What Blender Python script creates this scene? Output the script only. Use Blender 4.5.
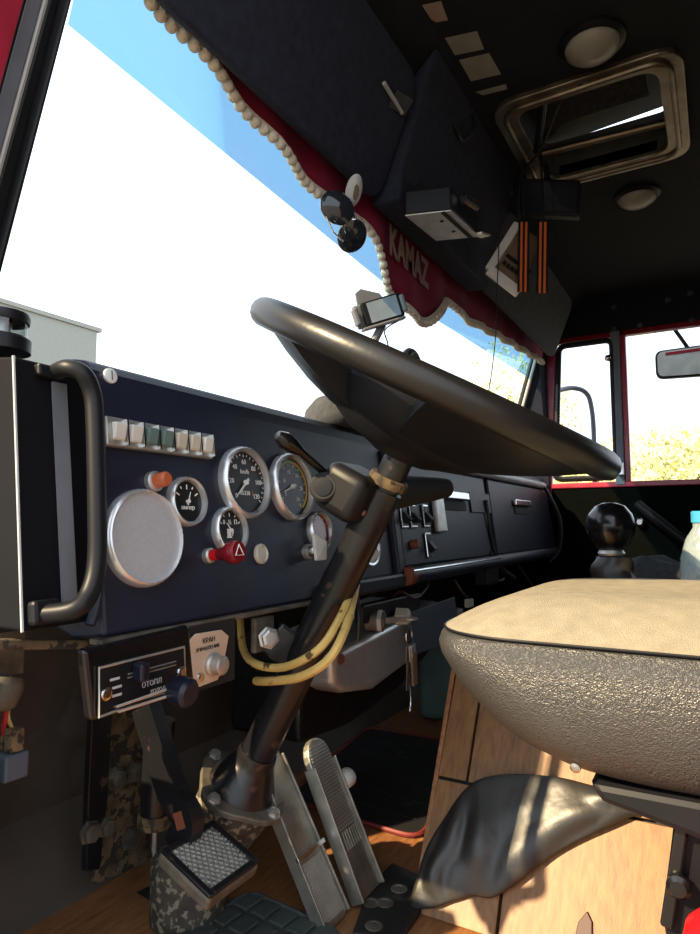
import bpy, math, random
from mathutils import Vector as V, Matrix, Quaternion
random.seed(7)
for o in list(bpy.data.objects): bpy.data.objects.remove(o)
S = bpy.context.scene; COL = S.collection
pi = math.pi
# ------------------------------------------------------------------ camera
FPX, CX, CY, H = 640., 350., 467., .58
PIT = math.atan(58/FPX); AZ = math.atan(370*math.cos(PIT)/FPX)
FW = V((math.cos(AZ)*math.cos(PIT), math.sin(AZ)*math.cos(PIT), math.sin(PIT)))
RT = V((math.sin(AZ), -math.cos(AZ), 0)); UP = RT.cross(FW); CAM = V((0, 0, H))
cd = bpy.data.cameras.new('camera'); co = bpy.data.objects.new('camera', cd); COL.objects.link(co)
cd.sensor_fit = 'VERTICAL'; cd.sensor_height = 24; cd.lens = 24*FPX/934; cd.clip_start = .02; cd.clip_end = 500
m = Matrix((RT, UP, -FW)).transposed().to_4x4(); m.translation = CAM; co.matrix_world = m
S.camera = co
# ------------------------------------------------------------------ light
W = bpy.data.worlds.new('sky'); S.world = W; W.use_nodes = True
bg = W.node_tree.nodes['Background']; bg.inputs[0].default_value = (.80, .90, 1, 1); bg.inputs[1].default_value = 3.0
sl = bpy.data.lights.new('sun', 'SUN'); sl.energy = 17; sl.angle = .012; sl.color = (1, .77, .46)
so = bpy.data.objects.new('sun', sl); COL.objects.link(so); so.location = (-3, 3, 4)
so.rotation_euler = V((.71, -.38, -.56)).to_track_quat('-Z', 'Y').to_euler()
S.view_settings.view_transform = 'Standard'; S.view_settings.look = 'None'
S.view_settings.gamma = 1; S.view_settings.use_curve_mapping = False; S.view_settings.exposure = -.68

# ------------------------------------------------------------------ pixel -> place
def ray(x, y): return FW+RT*((x-CX)/FPX)-UP*((y-CY)/FPX)
def pln(x, y, n, d):
    r = ray(x, y); n = V(n); return CAM+r*((d-n.dot(CAM))/n.dot(r))
def oX(x, y, v): return pln(x, y, (1, 0, 0), v)
def oY(x, y, v): return pln(x, y, (0, 1, 0), v)
def oZ(x, y, v): return pln(x, y, (0, 0, 1), v)
DY = .585
def onD(x, y, off=0): return pln(x, y, (0, 1, -.13), DY-.13*H-off)      # on the dashboard face
def dep(P): return (P-CAM).dot(FW)
def rad(P, px): return px*dep(P)/FPX
EX = V((1, 0, 0)); EZ = V((0, .13, 1)).normalized(); EN = EX.cross(EZ)   # EN faces the driver
def dY(z): return DY+.13*(z-H)

# ------------------------------------------------------------------ materials
MATS = {}
def mat(name, col, rough=.5, metal=0, var=.12, scale=20, bump=0, bscale=120, stretch=None, col2=None, coat=0, spec=.5, emit=0, voro=False, contrast=.2, wear=None):
    m = bpy.data.materials.new(name); m.use_nodes = True; N = m.node_tree.nodes; L = m.node_tree.links
    p = N['Principled BSDF']; p.inputs['Roughness'].default_value = rough; p.inputs['Metallic'].default_value = metal
    p.inputs['Specular IOR Level'].default_value = spec; p.inputs['Coat Weight'].default_value = coat
    tc = N.new('ShaderNodeTexCoord'); mp = N.new('ShaderNodeMapping'); L.new(tc.outputs['Object'], mp.inputs[0])
    if stretch: mp.inputs['Scale'].default_value = stretch
    nz = N.new('ShaderNodeTexNoise'); nz.inputs['Scale'].default_value = scale; nz.inputs['Detail'].default_value = 5
    L.new(mp.outputs[0], nz.inputs[0])
    rp = N.new('ShaderNodeValToRGB'); L.new(nz.outputs[0], rp.inputs[0])
    c2 = col2 or tuple(min(1, c*(1+var)) for c in col); c1 = col if col2 else tuple(c*(1-var) for c in col)
    rp.color_ramp.elements[0].position = .5-contrast; rp.color_ramp.elements[0].color = (*c1, 1)
    rp.color_ramp.elements[1].position = .5+contrast; rp.color_ramp.elements[1].color = (*c2, 1)
    out = rp.outputs[0]
    if wear:                                   # worn patches: (colour, scale, threshold)
        n2 = N.new('ShaderNodeTexNoise'); n2.inputs['Scale'].default_value = wear[1]; n2.inputs['Detail'].default_value = 8
        L.new(tc.outputs['Object'], n2.inputs[0])
        r2 = N.new('ShaderNodeValToRGB'); r2.color_ramp.elements[0].position = wear[2]; r2.color_ramp.elements[1].position = wear[2]+.05
        L.new(n2.outputs[0], r2.inputs[0])
        mx = N.new('ShaderNodeMix'); mx.data_type = 'RGBA'; L.new(r2.outputs[0], mx.inputs[0]); L.new(out, mx.inputs[6]); mx.inputs[7].default_value = (*wear[0], 1)
        out = mx.outputs[2]
    L.new(out, p.inputs['Base Color'])
    if bump:
        if voro:
            b = N.new('ShaderNodeTexVoronoi'); b.inputs['Scale'].default_value = bscale
            b.feature = 'F1'; bo = b.outputs['Distance']
            wn = N.new('ShaderNodeTexNoise'); wn.inputs['Scale'].default_value = bscale*.6; L.new(tc.outputs['Object'], wn.inputs[0])
            va = N.new('ShaderNodeVectorMath'); va.operation = 'MULTIPLY_ADD'; L.new(wn.outputs[1], va.inputs[0]); va.inputs[1].default_value = (.012,)*3
            L.new(tc.outputs['Object'], va.inputs[2]); L.new(va.outputs[0], b.inputs['Vector'])
        else:
            b = N.new('ShaderNodeTexNoise'); b.inputs['Scale'].default_value = bscale; b.inputs['Detail'].default_value = 3; L.new(mp.outputs[0], b.inputs[0]); bo = b.outputs[0]
        bn = N.new('ShaderNodeBump'); bn.inputs['Strength'].default_value = bump; bn.inputs['Distance'].default_value = .004
        if voro: bn.invert = True
        L.new(bo, bn.inputs['Height']); L.new(bn.outputs[0], p.inputs['Normal'])
    MATS[name] = m; return m
def wood(name, c1, c2, stretch, rough=.45):
    m = mat(name, c1, rough, col2=c2, scale=9, stretch=stretch, bump=.06, bscale=60, contrast=.22); return m
def glassy(name, tint, refl=.06, rough=.02):
    m = bpy.data.materials.new(name); m.use_nodes = True; N = m.node_tree.nodes; L = m.node_tree.links
    N.remove(N['Principled BSDF']); o = N['Material Output']
    t = N.new('ShaderNodeBsdfTransparent'); t.inputs[0].default_value = (*tint, 1)
    g = N.new('ShaderNodeBsdfGlossy'); g.inputs['Roughness'].default_value = rough
    lw = N.new('ShaderNodeLayerWeight'); lw.inputs[0].default_value = .25
    mu = N.new('ShaderNodeMath'); mu.operation = 'MULTIPLY_ADD'; mu.inputs[1].default_value = .25 if refl > .005 else .06; mu.inputs[2].default_value = refl
    L.new(lw.outputs['Fresnel'], mu.inputs[0])
    mx = N.new('ShaderNodeMixShader'); L.new(mu.outputs[0], mx.inputs[0]); L.new(t.outputs[0], mx.inputs[1]); L.new(g.outputs[0], mx.inputs[2])
    L.new(mx.outputs[0], o.inputs[0]); MATS[name] = m; return m
mat('navy', (.010, .0135, .031), .45, bump=.15, bscale=500)
mat('navy_cloth', (.016, .020, .042), .9, bump=.3, bscale=700, var=.3, scale=60)
mat('headliner', (.006, .0065, .010), .95, bump=.3, bscale=600, var=.3)
mat('grey_cloth', (.055, .058, .062), .95, bump=.4, bscale=600, var=.3, scale=80)
mat('black', (.008, .008, .010), .45, spec=.3)
mat('box_black', (.006, .006, .008), .7, spec=.12)
mat('disc', (.60, .61, .64), .38, .25, var=.05, scale=200, bump=.08, bscale=900)
mat('bezel', (.80, .80, .82), .26, .7, var=.04)
mat('lens_dim', (.30, .28, .24), .35)
mat('reflected_grey', (.75, .83, .82), .2)  # pale sky reflection put into the side mirror's colour
mat('mid_grey', (.16, .17, .19), .4)
mat('sheet_metal', (.62, .61, .59), .34, .6, var=.12, scale=20)
mat('black_gloss', (.008, .007, .008), .22, coat=.15)
mat('black_paint', (.010, .010, .012), .28, wear=((.06, .035, .025), 60, .64))
mat('black_matte', (.012, .012, .013), .75)
mat('door_cloth', (.0035, .0045, .004), .95, spec=0, bump=.3, bscale=500)
mat('rim', (.011, .010, .010), .36, bump=.05, bscale=200, var=.25)
mat('chrome', (.72, .72, .73), .22, 1, var=.05)
mat('brushed', (.62, .62, .64), .38, 1, var=.1, scale=200, bump=.1, bscale=900)
mat('alu', (.55, .54, .51), .42, .75, var=.15, scale=40, bump=.1, bscale=300)
mat('pedal_alu', (.40, .39, .34), .42, .85, var=.25, scale=30, bump=.12, bscale=200)
mat('dirty_metal', (.16, .14, .11), .6, .5, var=.5, scale=25, bump=.3, bscale=80)
mat('rusty', (.16, .11, .06), .8, .2, var=.5, scale=30, bump=.4, bscale=80, wear=((.04, .032, .024), 80, .50))
mat('peeling', (.06, .052, .040), .75, var=.5, scale=30, bump=.3, bscale=70, wear=((.26, .235, .17), 95, .54))
mat('firewall', (.085, .068, .053), .6, var=.4, scale=5, bump=.2, bscale=40, wear=((.12, .105, .09), 7, .62))
mat('white_plastic', (.78, .77, .72), .4)
mat('cream', (.62, .55, .42), .8, bump=.4, bscale=300)
mat('white', (.85, .85, .83), .5)
mat('dial', (.008, .008, .009), .35)
mat('dial_white', (.85, .85, .82), .5)
mat('yellow', (.75, .45, .08), .5)
mat('green', (.25, .45, .12), .5)
mat('red_plastic', (.55, .008, .015), .18, coat=.3)
mat('red_dark', (.20, .006, .012), .2, coat=.3)
mat('amber', (.55, .13, .05), .3)
mat('red_paint', (.38, .02, .05), .35, var=.15, coat=.3)
mat('red_bright', (.75, .01, .015), .3)
mat('velvet', (.22, .006, .035), .9, bump=.35, bscale=200, var=.25, scale=14)
mat('fringe', (.72, .64, .52), .9, bump=.6, bscale=400)
mat('leather', (.042, .040, .037), .37, bump=.40, bscale=400, voro=True, var=.1, spec=.75)
mat('velour', (.28, .245, .175), .95, bump=.5, bscale=900, var=.12, scale=60)
mat('flap', (.020, .018, .015), .42, bump=.25, bscale=45, var=.3, spec=.7)
mat('rubber', (.012, .012, .013), .6, wear=((.05, .048, .045), 16, .62))
mat('mat_green', (.052, .064, .060), .6, var=.2)
mat('red_trim', (.20, .025, .02), .6)
mat('wire_yellow', (.62, .42, .13), .55, var=.2, wear=((.10, .06, .02), 45, .60))
mat('wire_red', (.45, .02, .02), .5)
mat('wire_black', (.01, .01, .01), .5)
mat('wire_brown', (.06, .02, .012), .5)
mat('beige_plate', (.62, .46, .33), .5)
mat('blue_plastic', (.006, .008, .020), .35)
mat('bluegrey', (.08, .105, .14), .55, var=.1)
mat('teal', (.14, .22, .21), .5)
mat('brown_face', (.20, .13, .08), .5)
mat('orange', (.75, .15, .02), .8)
mat('paper', (.27, .25, .22), .9, var=.15)
mat('paper_pink', (.36, .24, .21), .9)
mat('smoked', (.02, .025, .035), .08, coat=.5)
mat('screen', (.28, .36, .45), .15)
mat('frost', (.62, .58, .48), .35)
mat('hatch_metal', (.24, .20, .15), .4, .9, var=.3, scale=20, bump=.2, bscale=60)
mat('hatch_dark', (.06, .06, .055), .5, var=.3)
mat('blue_cap', (.05, .35, .60), .4)
mat('rust_brown', (.20, .06, .03), .6)
mat('sand', (.20, .18, .14), .95, var=.15, scale=.4)
mat('leaf', (.70, .69, .34), .8, var=.4, scale=6)
mat('bark', (.12, .08, .05), .9)
mat('pale_wall', (.36, .37, .35), .9, var=.06)
mat('roof_grey', (.25, .25, .25), .8)
mat('mirror', (.55, .60, .60), .05, 1, var=.02)
mat('grey_seal', (.14, .155, .19), .5)
mat('trim_light', (.50, .50, .50), .4)
wood('wood_floor', (.20, .078, .027), (.38, .17, .065), (2, 14, 14))
wood('wood_tunnel', (.17, .072, .020), (.30, .150, .046), (7, 16, 1.6))
glassy('glass', (.98, .985, .985), .0)
glassy('tint', (.25, .49, .72), .01)
glassy('clear', (.80, .86, .88), .10, .05)
def cloudy(name, c, f):
    m = bpy.data.materials.new(name); m.use_nodes = True; N = m.node_tree.nodes; L = m.node_tree.links; p = N['Principled BSDF']
    p.inputs['Base Color'].default_value = (*c, 1); p.inputs['Roughness'].default_value = .12
    t = N.new('ShaderNodeBsdfTransparent'); t.inputs[0].default_value = (.9, .96, 1, 1); x = N.new('ShaderNodeMixShader'); nz = N.new('ShaderNodeTexNoise'); nz.inputs['Scale'].default_value = 45
    rp = N.new('ShaderNodeMapRange'); rp.inputs[3].default_value = f-.2; rp.inputs[4].default_value = f+.2; L.new(nz.outputs[0], rp.inputs[0]); L.new(rp.outputs[0], x.inputs[0])
    L.new(t.outputs[0], x.inputs[1]); L.new(p.outputs[0], x.inputs[2]); L.new(x.outputs[0], N['Material Output'].inputs[0]); MATS[name] = m
cloudy('cloudy', (.55, .66, .70), .42)
glassy('lens', (.9, .9, .9), .02)

# ------------------------------------------------------------------ mesh builder
class B:
    def __init__(s): s.v = []; s.f = []
    def add(s, vs, fs):
        n = len(s.v); s.v += [V(p) for p in vs]; s.f += [tuple(n+i for i in f) for f in fs]; return s
    def box(s, c, d, ax=(V((1, 0, 0)), V((0, 1, 0)), V((0, 0, 1)))):
        c = V(c); P = []
        for z in (-1, 1):
            for y in (-1, 1):
                for x in (-1, 1): P.append(c+ax[0]*(x*d[0]/2)+ax[1]*(y*d[1]/2)+ax[2]*(z*d[2]/2))
        return s.add(P, [(0, 2, 3, 1), (4, 5, 7, 6), (0, 1, 5, 4), (2, 6, 7, 3), (0, 4, 6, 2), (1, 3, 7, 5)])
    def bar(s, a, b, w, t, side=None):                 # beam a->b, w along side, t the other way
        a = V(a); b = V(b); d = (b-a); l = d.length; d.normalize()
        sd = V(side) if side else (V((0, 0, 1)) if abs(d.z) < .9 else EX)
        sd = (sd-d*sd.dot(d)).normalized(); u = d.cross(sd)
        return s.box((a+b)/2, (l, w, t), (d, sd, u))
    def tube(s, pts, r, n=10, closed=False, caps=True):
        pts = [V(p) for p in pts]; k = len(pts); rs = r if isinstance(r, (list, tuple)) else [r]*k
        P = []; prev = None
        for i in range(k):
            a = pts[(i-1) % k] if (closed or i) else pts[0]; b = pts[(i+1) % k] if (closed or i < k-1) else pts[-1]
            d = (b-a).normalized()
            if prev is None: u = d.orthogonal().normalized()
            else: u = (prev-d*prev.dot(d)).normalized()
            prev = u; w = d.cross(u)
            for j in range(n):
                t = 2*pi*j/n; P.append(pts[i]+(u*math.cos(t)+w*math.sin(t))*rs[i])
        F = []
        for i in range(k if closed else k-1):
            for j in range(n):
                a = i*n+j; b = i*n+(j+1) % n; c = ((i+1) % k)*n+(j+1) % n; e = ((i+1) % k)*n+j; F.append((a, b, c, e))
        if caps and not closed: F += [tuple(range(n-1, -1, -1)), tuple((k-1)*n+j for j in range(n))]
        return s.add(P, F)
    def lathe(s, prof, o, axis, n=32, ref=None, sx=1, sy=1):
        o = V(o); axis = V(axis).normalized(); u = (V(ref)-axis*V(ref).dot(axis)).normalized() if ref else axis.orthogonal().normalized(); w = axis.cross(u)
        P = []
        for r, h in prof:
            for j in range(n):
                t = 2*pi*j/n; P.append(o+axis*h+(u*math.cos(t)*sx+w*math.sin(t)*sy)*max(r, 1e-5))
        F = [(i*n+j, i*n+(j+1) % n, (i+1)*n+(j+1) % n, (i+1)*n+j) for i in range(len(prof)-1) for j in range(n)]
        F += [tuple(range(n-1, -1, -1)), tuple((len(prof)-1)*n+j for j in range(n))]
        return s.add(P, F)
    def prism(s, poly, vec):                           # closed 3D polygon swept by vec
        poly = [V(p) for p in poly]; n = len(poly); vec = V(vec)
        return s.add(poly+[p+vec for p in poly], [tuple(range(n)), tuple(range(2*n-1, n-1, -1))]+[(i, n+i, n+(i+1) % n, (i+1) % n) for i in range(n)])
    def grid(s, fn, nu, nv, flip=False):
        P = [fn(i/nu, j/nv) for i in range(nu+1) for j in range(nv+1)]
        F = [(i*(nv+1)+j, (i+1)*(nv+1)+j, (i+1)*(nv+1)+j+1, i*(nv+1)+j+1) for i in range(nu) for j in range(nv)]
        return s.add(P, F)
    def ball(s, c, r, n=16, k=10, sq=(1, 1, 1)):
        c = V(c); P = []
        for i in range(k+1):
            a = pi*i/k
            for j in range(n):
                t = 2*pi*j/n; P.append(c+V((math.sin(a)*math.cos(t)*sq[0], math.sin(a)*math.sin(t)*sq[1], math.cos(a)*sq[2]))*r)
        return s.add(P, [(i*n+j, (i+1)*n+j, (i+1)*n+(j+1) % n, i*n+(j+1) % n) for i in range(k) for j in range(n)])
def smooth_path(pts, k=6):
    pts = [V(p) for p in pts]; out = []
    for i in range(len(pts)-1):
        p0 = pts[max(i-1, 0)]; p1 = pts[i]; p2 = pts[i+1]; p3 = pts[min(i+2, len(pts)-1)]
        for j in range(k):
            t = j/k; out.append(.5*((2*p1)+(p2-p0)*t+(2*p0-5*p1+4*p2-p3)*t*t+(3*p1-p0-3*p2+p3)*t**3))
    return out+[pts[-1]]
def arc2(pts, r, k=4):                                  # rounded closed 2D polygon
    out = []; n = len(pts)
    for i in range(n):
        a = V((*pts[i-1], 0)); b = V((*pts[i], 0)); c = V((*pts[(i+1) % n], 0)); rr = r[i] if isinstance(r, (list, tuple)) else r
        da = (a-b); dc = (c-b); rr = min(rr, da.length*.49, dc.length*.49)
        p = b+da.normalized()*rr; q = b+dc.normalized()*rr
        for j in range(k+1):
            t = j/k; w = p*(1-t)**2+b*2*t*(1-t)+q*t*t; out.append((w.x, w.y))
    return out

def link(name, b, mt, origin, parent=None, bevel=0, smooth=False, subs=0, solid=0, segs=2):
    me = bpy.data.meshes.new(name); me.from_pydata([tuple(p-origin) for p in b.v], [], b.f); me.update()
    import bmesh
    bm = bmesh.new(); bm.from_mesh(me); bmesh.ops.recalc_face_normals(bm, faces=bm.faces); bm.to_mesh(me); bm.free()
    me.materials.append(MATS[mt]); o = bpy.data.objects.new(name, me); COL.objects.link(o)
    if solid: md = o.modifiers.new('solid', 'SOLIDIFY'); md.thickness = solid; md.offset = 0
    if bevel: md = o.modifiers.new('bevel', 'BEVEL'); md.width = bevel; md.segments = segs; md.limit_method = 'ANGLE'; md.angle_limit = .6
    if subs: md = o.modifiers.new('sub', 'SUBSURF'); md.levels = subs; md.render_levels = subs
    if smooth:
        me.polygons.foreach_set('use_smooth', [True]*len(me.polygons)); 
        if smooth != 2: me.set_sharp_from_angle(angle=.7)
    if parent: o.parent = parent; 
    return o
ORG = {}
def worg(p): return ORG[p.name]
def thing(name, loc, label, cat, group=None, kind=None):
    o = bpy.data.objects.new(name, None); COL.objects.link(o); o.location = V(loc); ORG[o.name] = V(loc); o.empty_display_size = .05
    tag(o, label, cat, group, kind); return o
def tag(o, label=None, cat=None, group=None, kind=None):
    if label: o['label'] = label
    if cat: o['category'] = cat
    if group: o['group'] = group
    if kind: o['kind'] = kind
    return o
def part(name, b, mt, parent, label=None, **k):
    o = link(name, b, mt, worg(parent), parent, **k); ORG[o.name] = worg(parent)
    if parent.parent or parent.type == 'MESH': o.location = (0, 0, 0)
    if label: o['label'] = label
    return o
def base_of(b):
    return V(((min(p.x for p in b.v)+max(p.x for p in b.v))/2, (min(p.y for p in b.v)+max(p.y for p in b.v))/2, min(p.z for p in b.v)))
def solo(name, b, mt, label, cat, group=None, kind=None, **k):
    og = base_of(b); o = link(name, b, mt, og, None, **k); o.location = og; ORG[o.name] = og
    return tag(o, label, cat, group, kind)
def struct(name, b, mt, label=None, **k):
    return solo(name, b, mt, label, None, kind='structure', **k)
_tx = {}
def text(name, s, P, ex, ey, size, mt, parent, ext=.0003, align='CENTER', xs=1, bold=0):
    c = bpy.data.curves.new('t', 'FONT'); c.body = s; c.size = size; c.align_x = align; c.align_y = 'CENTER'; c.extrude = ext; c.offset = bold; c.resolution_u = 2
    t = bpy.data.objects.new('t', c); COL.objects.link(t); bpy.context.view_layer.update()
    me = bpy.data.meshes.new_from_object(t.evaluated_get(bpy.context.evaluated_depsgraph_get())); bpy.data.objects.remove(t)
    ex = V(ex).normalized(); ey = V(ey).normalized(); b = B()
    b.add([V(P)+ex*(q.co.x*xs)+ey*q.co.y+ex.cross(ey)*q.co.z for q in me.vertices], [tuple(f.vertices) for f in me.polygons])
    return part(name, b, mt, parent)
def bolt(P, ax, r, parent, mt='alu', name='bolt', h=None):
    h = h or r*.8
    b = B().lathe([(r*1.25, -.001), (r*1.25, h*.25), (r, h*.3), (r, h), (r*.7, h*1.1)], P, ax, 6 if name == 'bolt' else 16)
    return part(name, b, mt, parent)

# =================================================================== SETTING
XL, XR, YF, YB, ZC = .40, 2.68, .97, -.95, 1.50
struct('floor', B().box((1.54, .02, -.02), (2.32, 2.0, .04)), 'wood_floor', 'brown wood-look floor sheet of the truck cab')
fw = B().prism([(XL, YF-.08, .0), (XL, YF, .12), (XL, YF, .76), (XL, YF+.04, .76), (XL, YF+.04, 0)], (XR-XL, 0, 0))
wf = struct('wall_front', fw, 'firewall', 'dirty brown-grey metal firewall under the dashboard')
struct('wall_back', B().box((1.54, YB-.02, .73), (2.4, .04, 1.56)), 'headliner', 'dark cloth rear wall of the cab')
# ceiling with an opening for the roof hatch
hx0, hx1, hy0, hy1 = 1.335, 1.685, .055, .365
ce = B()
for x0, x1, y0, y1 in ((XL-.02, hx0, YB, .42), (hx1, XR, YB, .42), (hx0, hx1, YB, hy0), (hx0, hx1, hy1, .42)):
    ce.box(((x0+x1)/2, (y0+y1)/2, ZC+.015), (x1-x0, y1-y0, .03))
ce.prism([(XL-.02, .42, ZC), (XL-.02, .575, 1.385), (XL-.02, .59, 1.37), (XL-.02, .70, 1.37), (XL-.02, .70, 1.53), (XL-.02, .42, 1.53)], (XR-XL+.02, 0, 0))
cl = struct('ceiling', ce, 'headliner', 'dark cloth ceiling with sloping front header')
# left front side of the cab: lower side panel, pillar
lw = B().box((XL-.03, .84, .21), (.03, .36, .48))
struct('wall_left', lw, 'firewall', 'dark lower side panel beside the door opening')
lb = B().box((XL-.02, -.62, .75), (.05, .68, 1.54))
struct('wall_left_rear', lb, 'red_paint', 'red cab side behind the door opening')
# windscreen: slightly folded at the middle and raked
def wsY(x, z): return .60+.095*(1-abs(x-1.5)/1.08)*.55-(z-1.2)*.30+.045
wx0, wx1, wz0, wz1 = .45, 2.575, .745, 1.372
b = B(); b.grid(lambda u, v: V((wx0+(wx1-wx0)*u-.022*(1-v)*(1-u), wsY(wx0+(wx1-wx0)*u, wz0+(wz1-wz0)*v), wz0+(wz1-wz0)*v)), 8, 3)
ws = struct('window_1', b, 'glass', 'wide front windscreen with a blue tinted top band', solid=.005)
b = B(); b.grid(lambda u, v: V((wx0+(wx1-wx0)*u, wsY(wx0+(wx1-wx0)*u, 1.175+.195*v)-.006, 1.175+.195*v)), 8, 1)
part('tint_band', b, 'tint', ws, 'blue translucent tint band')
fr = []
for x, z in ((wx0, wz0), (1.5, wz0), (wx1, wz0), (wx1, wz1), (1.5, wz1), (wx0, wz1)): fr.append((x-(.022 if x == wx0 and z == wz0 else 0), wsY(x, z), z))
part('rubber_seal', B().tube(fr, .009, 8, closed=True), 'black', ws, smooth=True)
e1 = [(wx1-.006, wsY(wx1, .80)-.016, .80), (wx1-.006, wsY(wx1, 1.28)-.016, 1.28)]
part('seal_strip', B().tube(e1, .006, 8), 'trim_light', ws, smooth=True)
# cowl under the glass
struct('trim_1', B().box((1.54, .84, .735), (2.28, .20, .03)), 'black_matte', 'dark sheet-metal cowl below the windscreen')
# left front pillar: black seal, ribbed strip, grey face, red outside
def pil(dx, dy): return [(.424+dx, .82+dy, .70), (.457+dx, .645+dy, 1.30), (.462+dx, .595+dy, 1.5)]
tp = thing('trim_2', (.42, .7, .70), 'red painted left front pillar with ribbed black door seal', None, kind='structure')
def strip(name, dx, dy, w, t, mt):
    p = pil(dx, dy); b = B()
    b.bar(p[0], p[1], w, t, EX); b.bar(p[1], p[2], w, t, EX); return part(name, b, mt, tp, bevel=.003)
strip('pillar_core', -.050, .03, .09, .04, 'grey_seal')
strip('seal_edge', -.010, .0, .020, .03, 'black')
part('ribbed_strip', B().tube(pil(-.0235, -.012), .005, 8), 'trim_light', tp, smooth=True)
strip('pillar_face', -.036, -.008, .020, .02, 'grey_seal')
part('seal_bead', B().tube(pil(-.0475, -.016), .004, 8), 'black', tp, smooth=True)
strip('red_frame', -.083, -.012, .066, .03, 'red_paint')

# right side door wall with two windows
ZS, ZT = .735, 1.315
d1 = thing('door_1', (XR, .1, 0), 'passenger door with black trim panel and red window frames', None, kind='structure')
part('door_panel', B().box((XR+.02, -.12, ZS/2), (.04, 1.66, ZS)), 'door_cloth', d1)
part('upper_panel', B().box((XR+.02, -.12, (ZT+.03+1.53)/2), (.04, 1.66, 1.53-ZT-.03)), 'headliner', d1)
YV = .305
b = B(); b.box((XR+.01, .165+.02, ZS+.003), (.035, 1.04, .022)); part('sill_strip', b, 'red_paint', d1, bevel=.004)
b = B(); b.bar((XR+.01, YV-.005, ZS), (XR+.01, YV-.005, ZT+.03), .020, .03, (0, 1, 0)); part('window_post', b, 'red_paint', d1, bevel=.003)
b = B(); b.bar((XR+.004, YV+.022, ZS), (XR+.004, YV+.022, ZT+.03), .034, .03, (0, 1, 0)); part('post_seal', b, 'grey_seal', d1, bevel=.003)
b = B(); b.bar((XR+.006, .614, ZS-.05), (XR+.006, .574, ZT+.05), .046, .03, (0, 1, 0)); part('front_frame', b, 'red_paint', d1, bevel=.003)
b = B(); b.bar((XR+.01, -.4, ZT+.02), (XR+.01, .62, ZT+.02), .022, .03, (0, 0, 1)); part('top_frame', b, 'red_dark', d1, bevel=.003)
for q in ((690, 293), (692, 320), (614, 307), (614, 329), (668, 300), (640, 325)):
    P = oX(q[0], q[1], XR-.001); b = B().lathe([(.011, 0), (.010, .004), (.004, .007)], P, (-1, 0, 0), 12); part('trim_button', b, 'grey_cloth', d1, smooth=True)
# pull handle of the door: slanting bar
a0 = oX(638, 505, XR-.05); a1 = oX(694, 548, XR-.05)
b = B().tube([a0+V((.05, 0, 0)), a0, a0*.5+a1*.5, a1, a1+V((.05, 0, 0))], .020, 10); part('pull_handle', b, 'black', d1, smooth=True)
P = oX(640, 522, XR-.012); part('lock_knob', B().lathe([(.016, 0), (.018, .01), (.010, .02)], P, (-1, 0, 0), 14), 'chrome', d1, smooth=True)
# vent window and main side window
w2 = thing('window_2', (XR, .45, ZS), 'triangular-looking vent window in the passenger door', None, kind='structure')
poly = arc2([(YV+.035, ZS+.03), (.575, ZS+.03), (.545, ZT-.0), (YV+.035, ZT)], .03, 5)
part('pane', B().prism([(XR+.012, y, z) for y, z in poly], (.004, 0, 0)), 'glass', w2)
part('frame', B().tube([(XR, y, z) for y, z in poly], .012, 8, closed=True), 'black', w2, smooth=True)
P = oX(621, 469, XR-.025); b = B(); b.box(P, (.03, .022, .05)); b.tube([P, P+V((0, .04, .0))], .008, 8); part('latch', b, 'chrome', w2, bevel=.003)
P = oX(608, 358, XR-.01); part('latch_knob', B().ball(P, .014), 'chrome', w2, smooth=True)
w3 = thing('window_3', (XR, -.05, ZS), 'large side window in the passenger door', None, kind='structure')
part('pane', B().box((XR+.02, -.05, (ZS+ZT)/2), (.004, .70, ZT-ZS)), 'glass', w3)
struct('wall_right', B().box((XR+.02, .84, .375), (.04, .26, .75)), 'door_cloth', 'dark kick panel in front of the passenger door')
# front right corner pillar
b = B()
for z0, z1 in ((.70, 1.31), (1.31, 1.50)):
    q_ = [[V((2.578, wsY(2.575, z)-.004, z)), V((2.71, wsY(2.575, z)+.01, z)), V((2.71, .595, z)), V((2.665, .595, z))] for z in (z0, z1)]
    b.add(q_[0]+q_[1], [(0, 1, 2, 3), (7, 6, 5, 4)]+[(i, 4+i, 4+(i+1) % 4, (i+1) % 4) for i in range(4)])
struct('trim_3', b, 'navy_cloth', 'dark cloth-covered right front pillar')
# engine tunnel with boards
tn = thing('trim_4', (1.4, .2, 0), 'engine tunnel covered with wood-look boards between the seats', None, kind='structure')
def tX(z): return .93+.60*z
core = [(tX(0)+.012, 0), (tX(.32)+.012, .32), (tX(.32)+.05, .335), (1.95, .335), (2.0, 0)]
part('core', B().prism([(x, .425, z) for x, z in core], (0, -1.35, 0)), 'black_matte', tn)
def board(y0, y1, z0, z1, mt='wood_tunnel', e=0):
    g = .0012; b = B().prism([(tX(z0)+e, y0-g, z0+g), (tX(z0)+e, y1+g, z0+g), (tX(z1)+e, y1+g, z1-g), (tX(z1)+e, y0-g, z1-g)], (.011, 0, -.005))
    part('board', b, mt, tn, bevel=.001)
board(.425, .375, .165, .325, e=.001); board(.373, .10, .165, .325); board(.425, .30, 0, .163); board(.298, .03, 0, .163, e=.001); board(.028, -.5, 0, .163); board(.098, -.5, .165, .325, e=.001)
part('board', B().prism([(1.09, .4245, .01), (1.95, .4245, .01), (1.93, .4245, .325), (1.12, .4245, .325), (.945, .4245, .01)], (0, .008, 0)), 'wood_floor', tn, bevel=.001)
part('top_mat', B().box((1.54, -.24, .340), (.80, 1.30, .012)), 'rubber', tn, bevel=.004)

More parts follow.
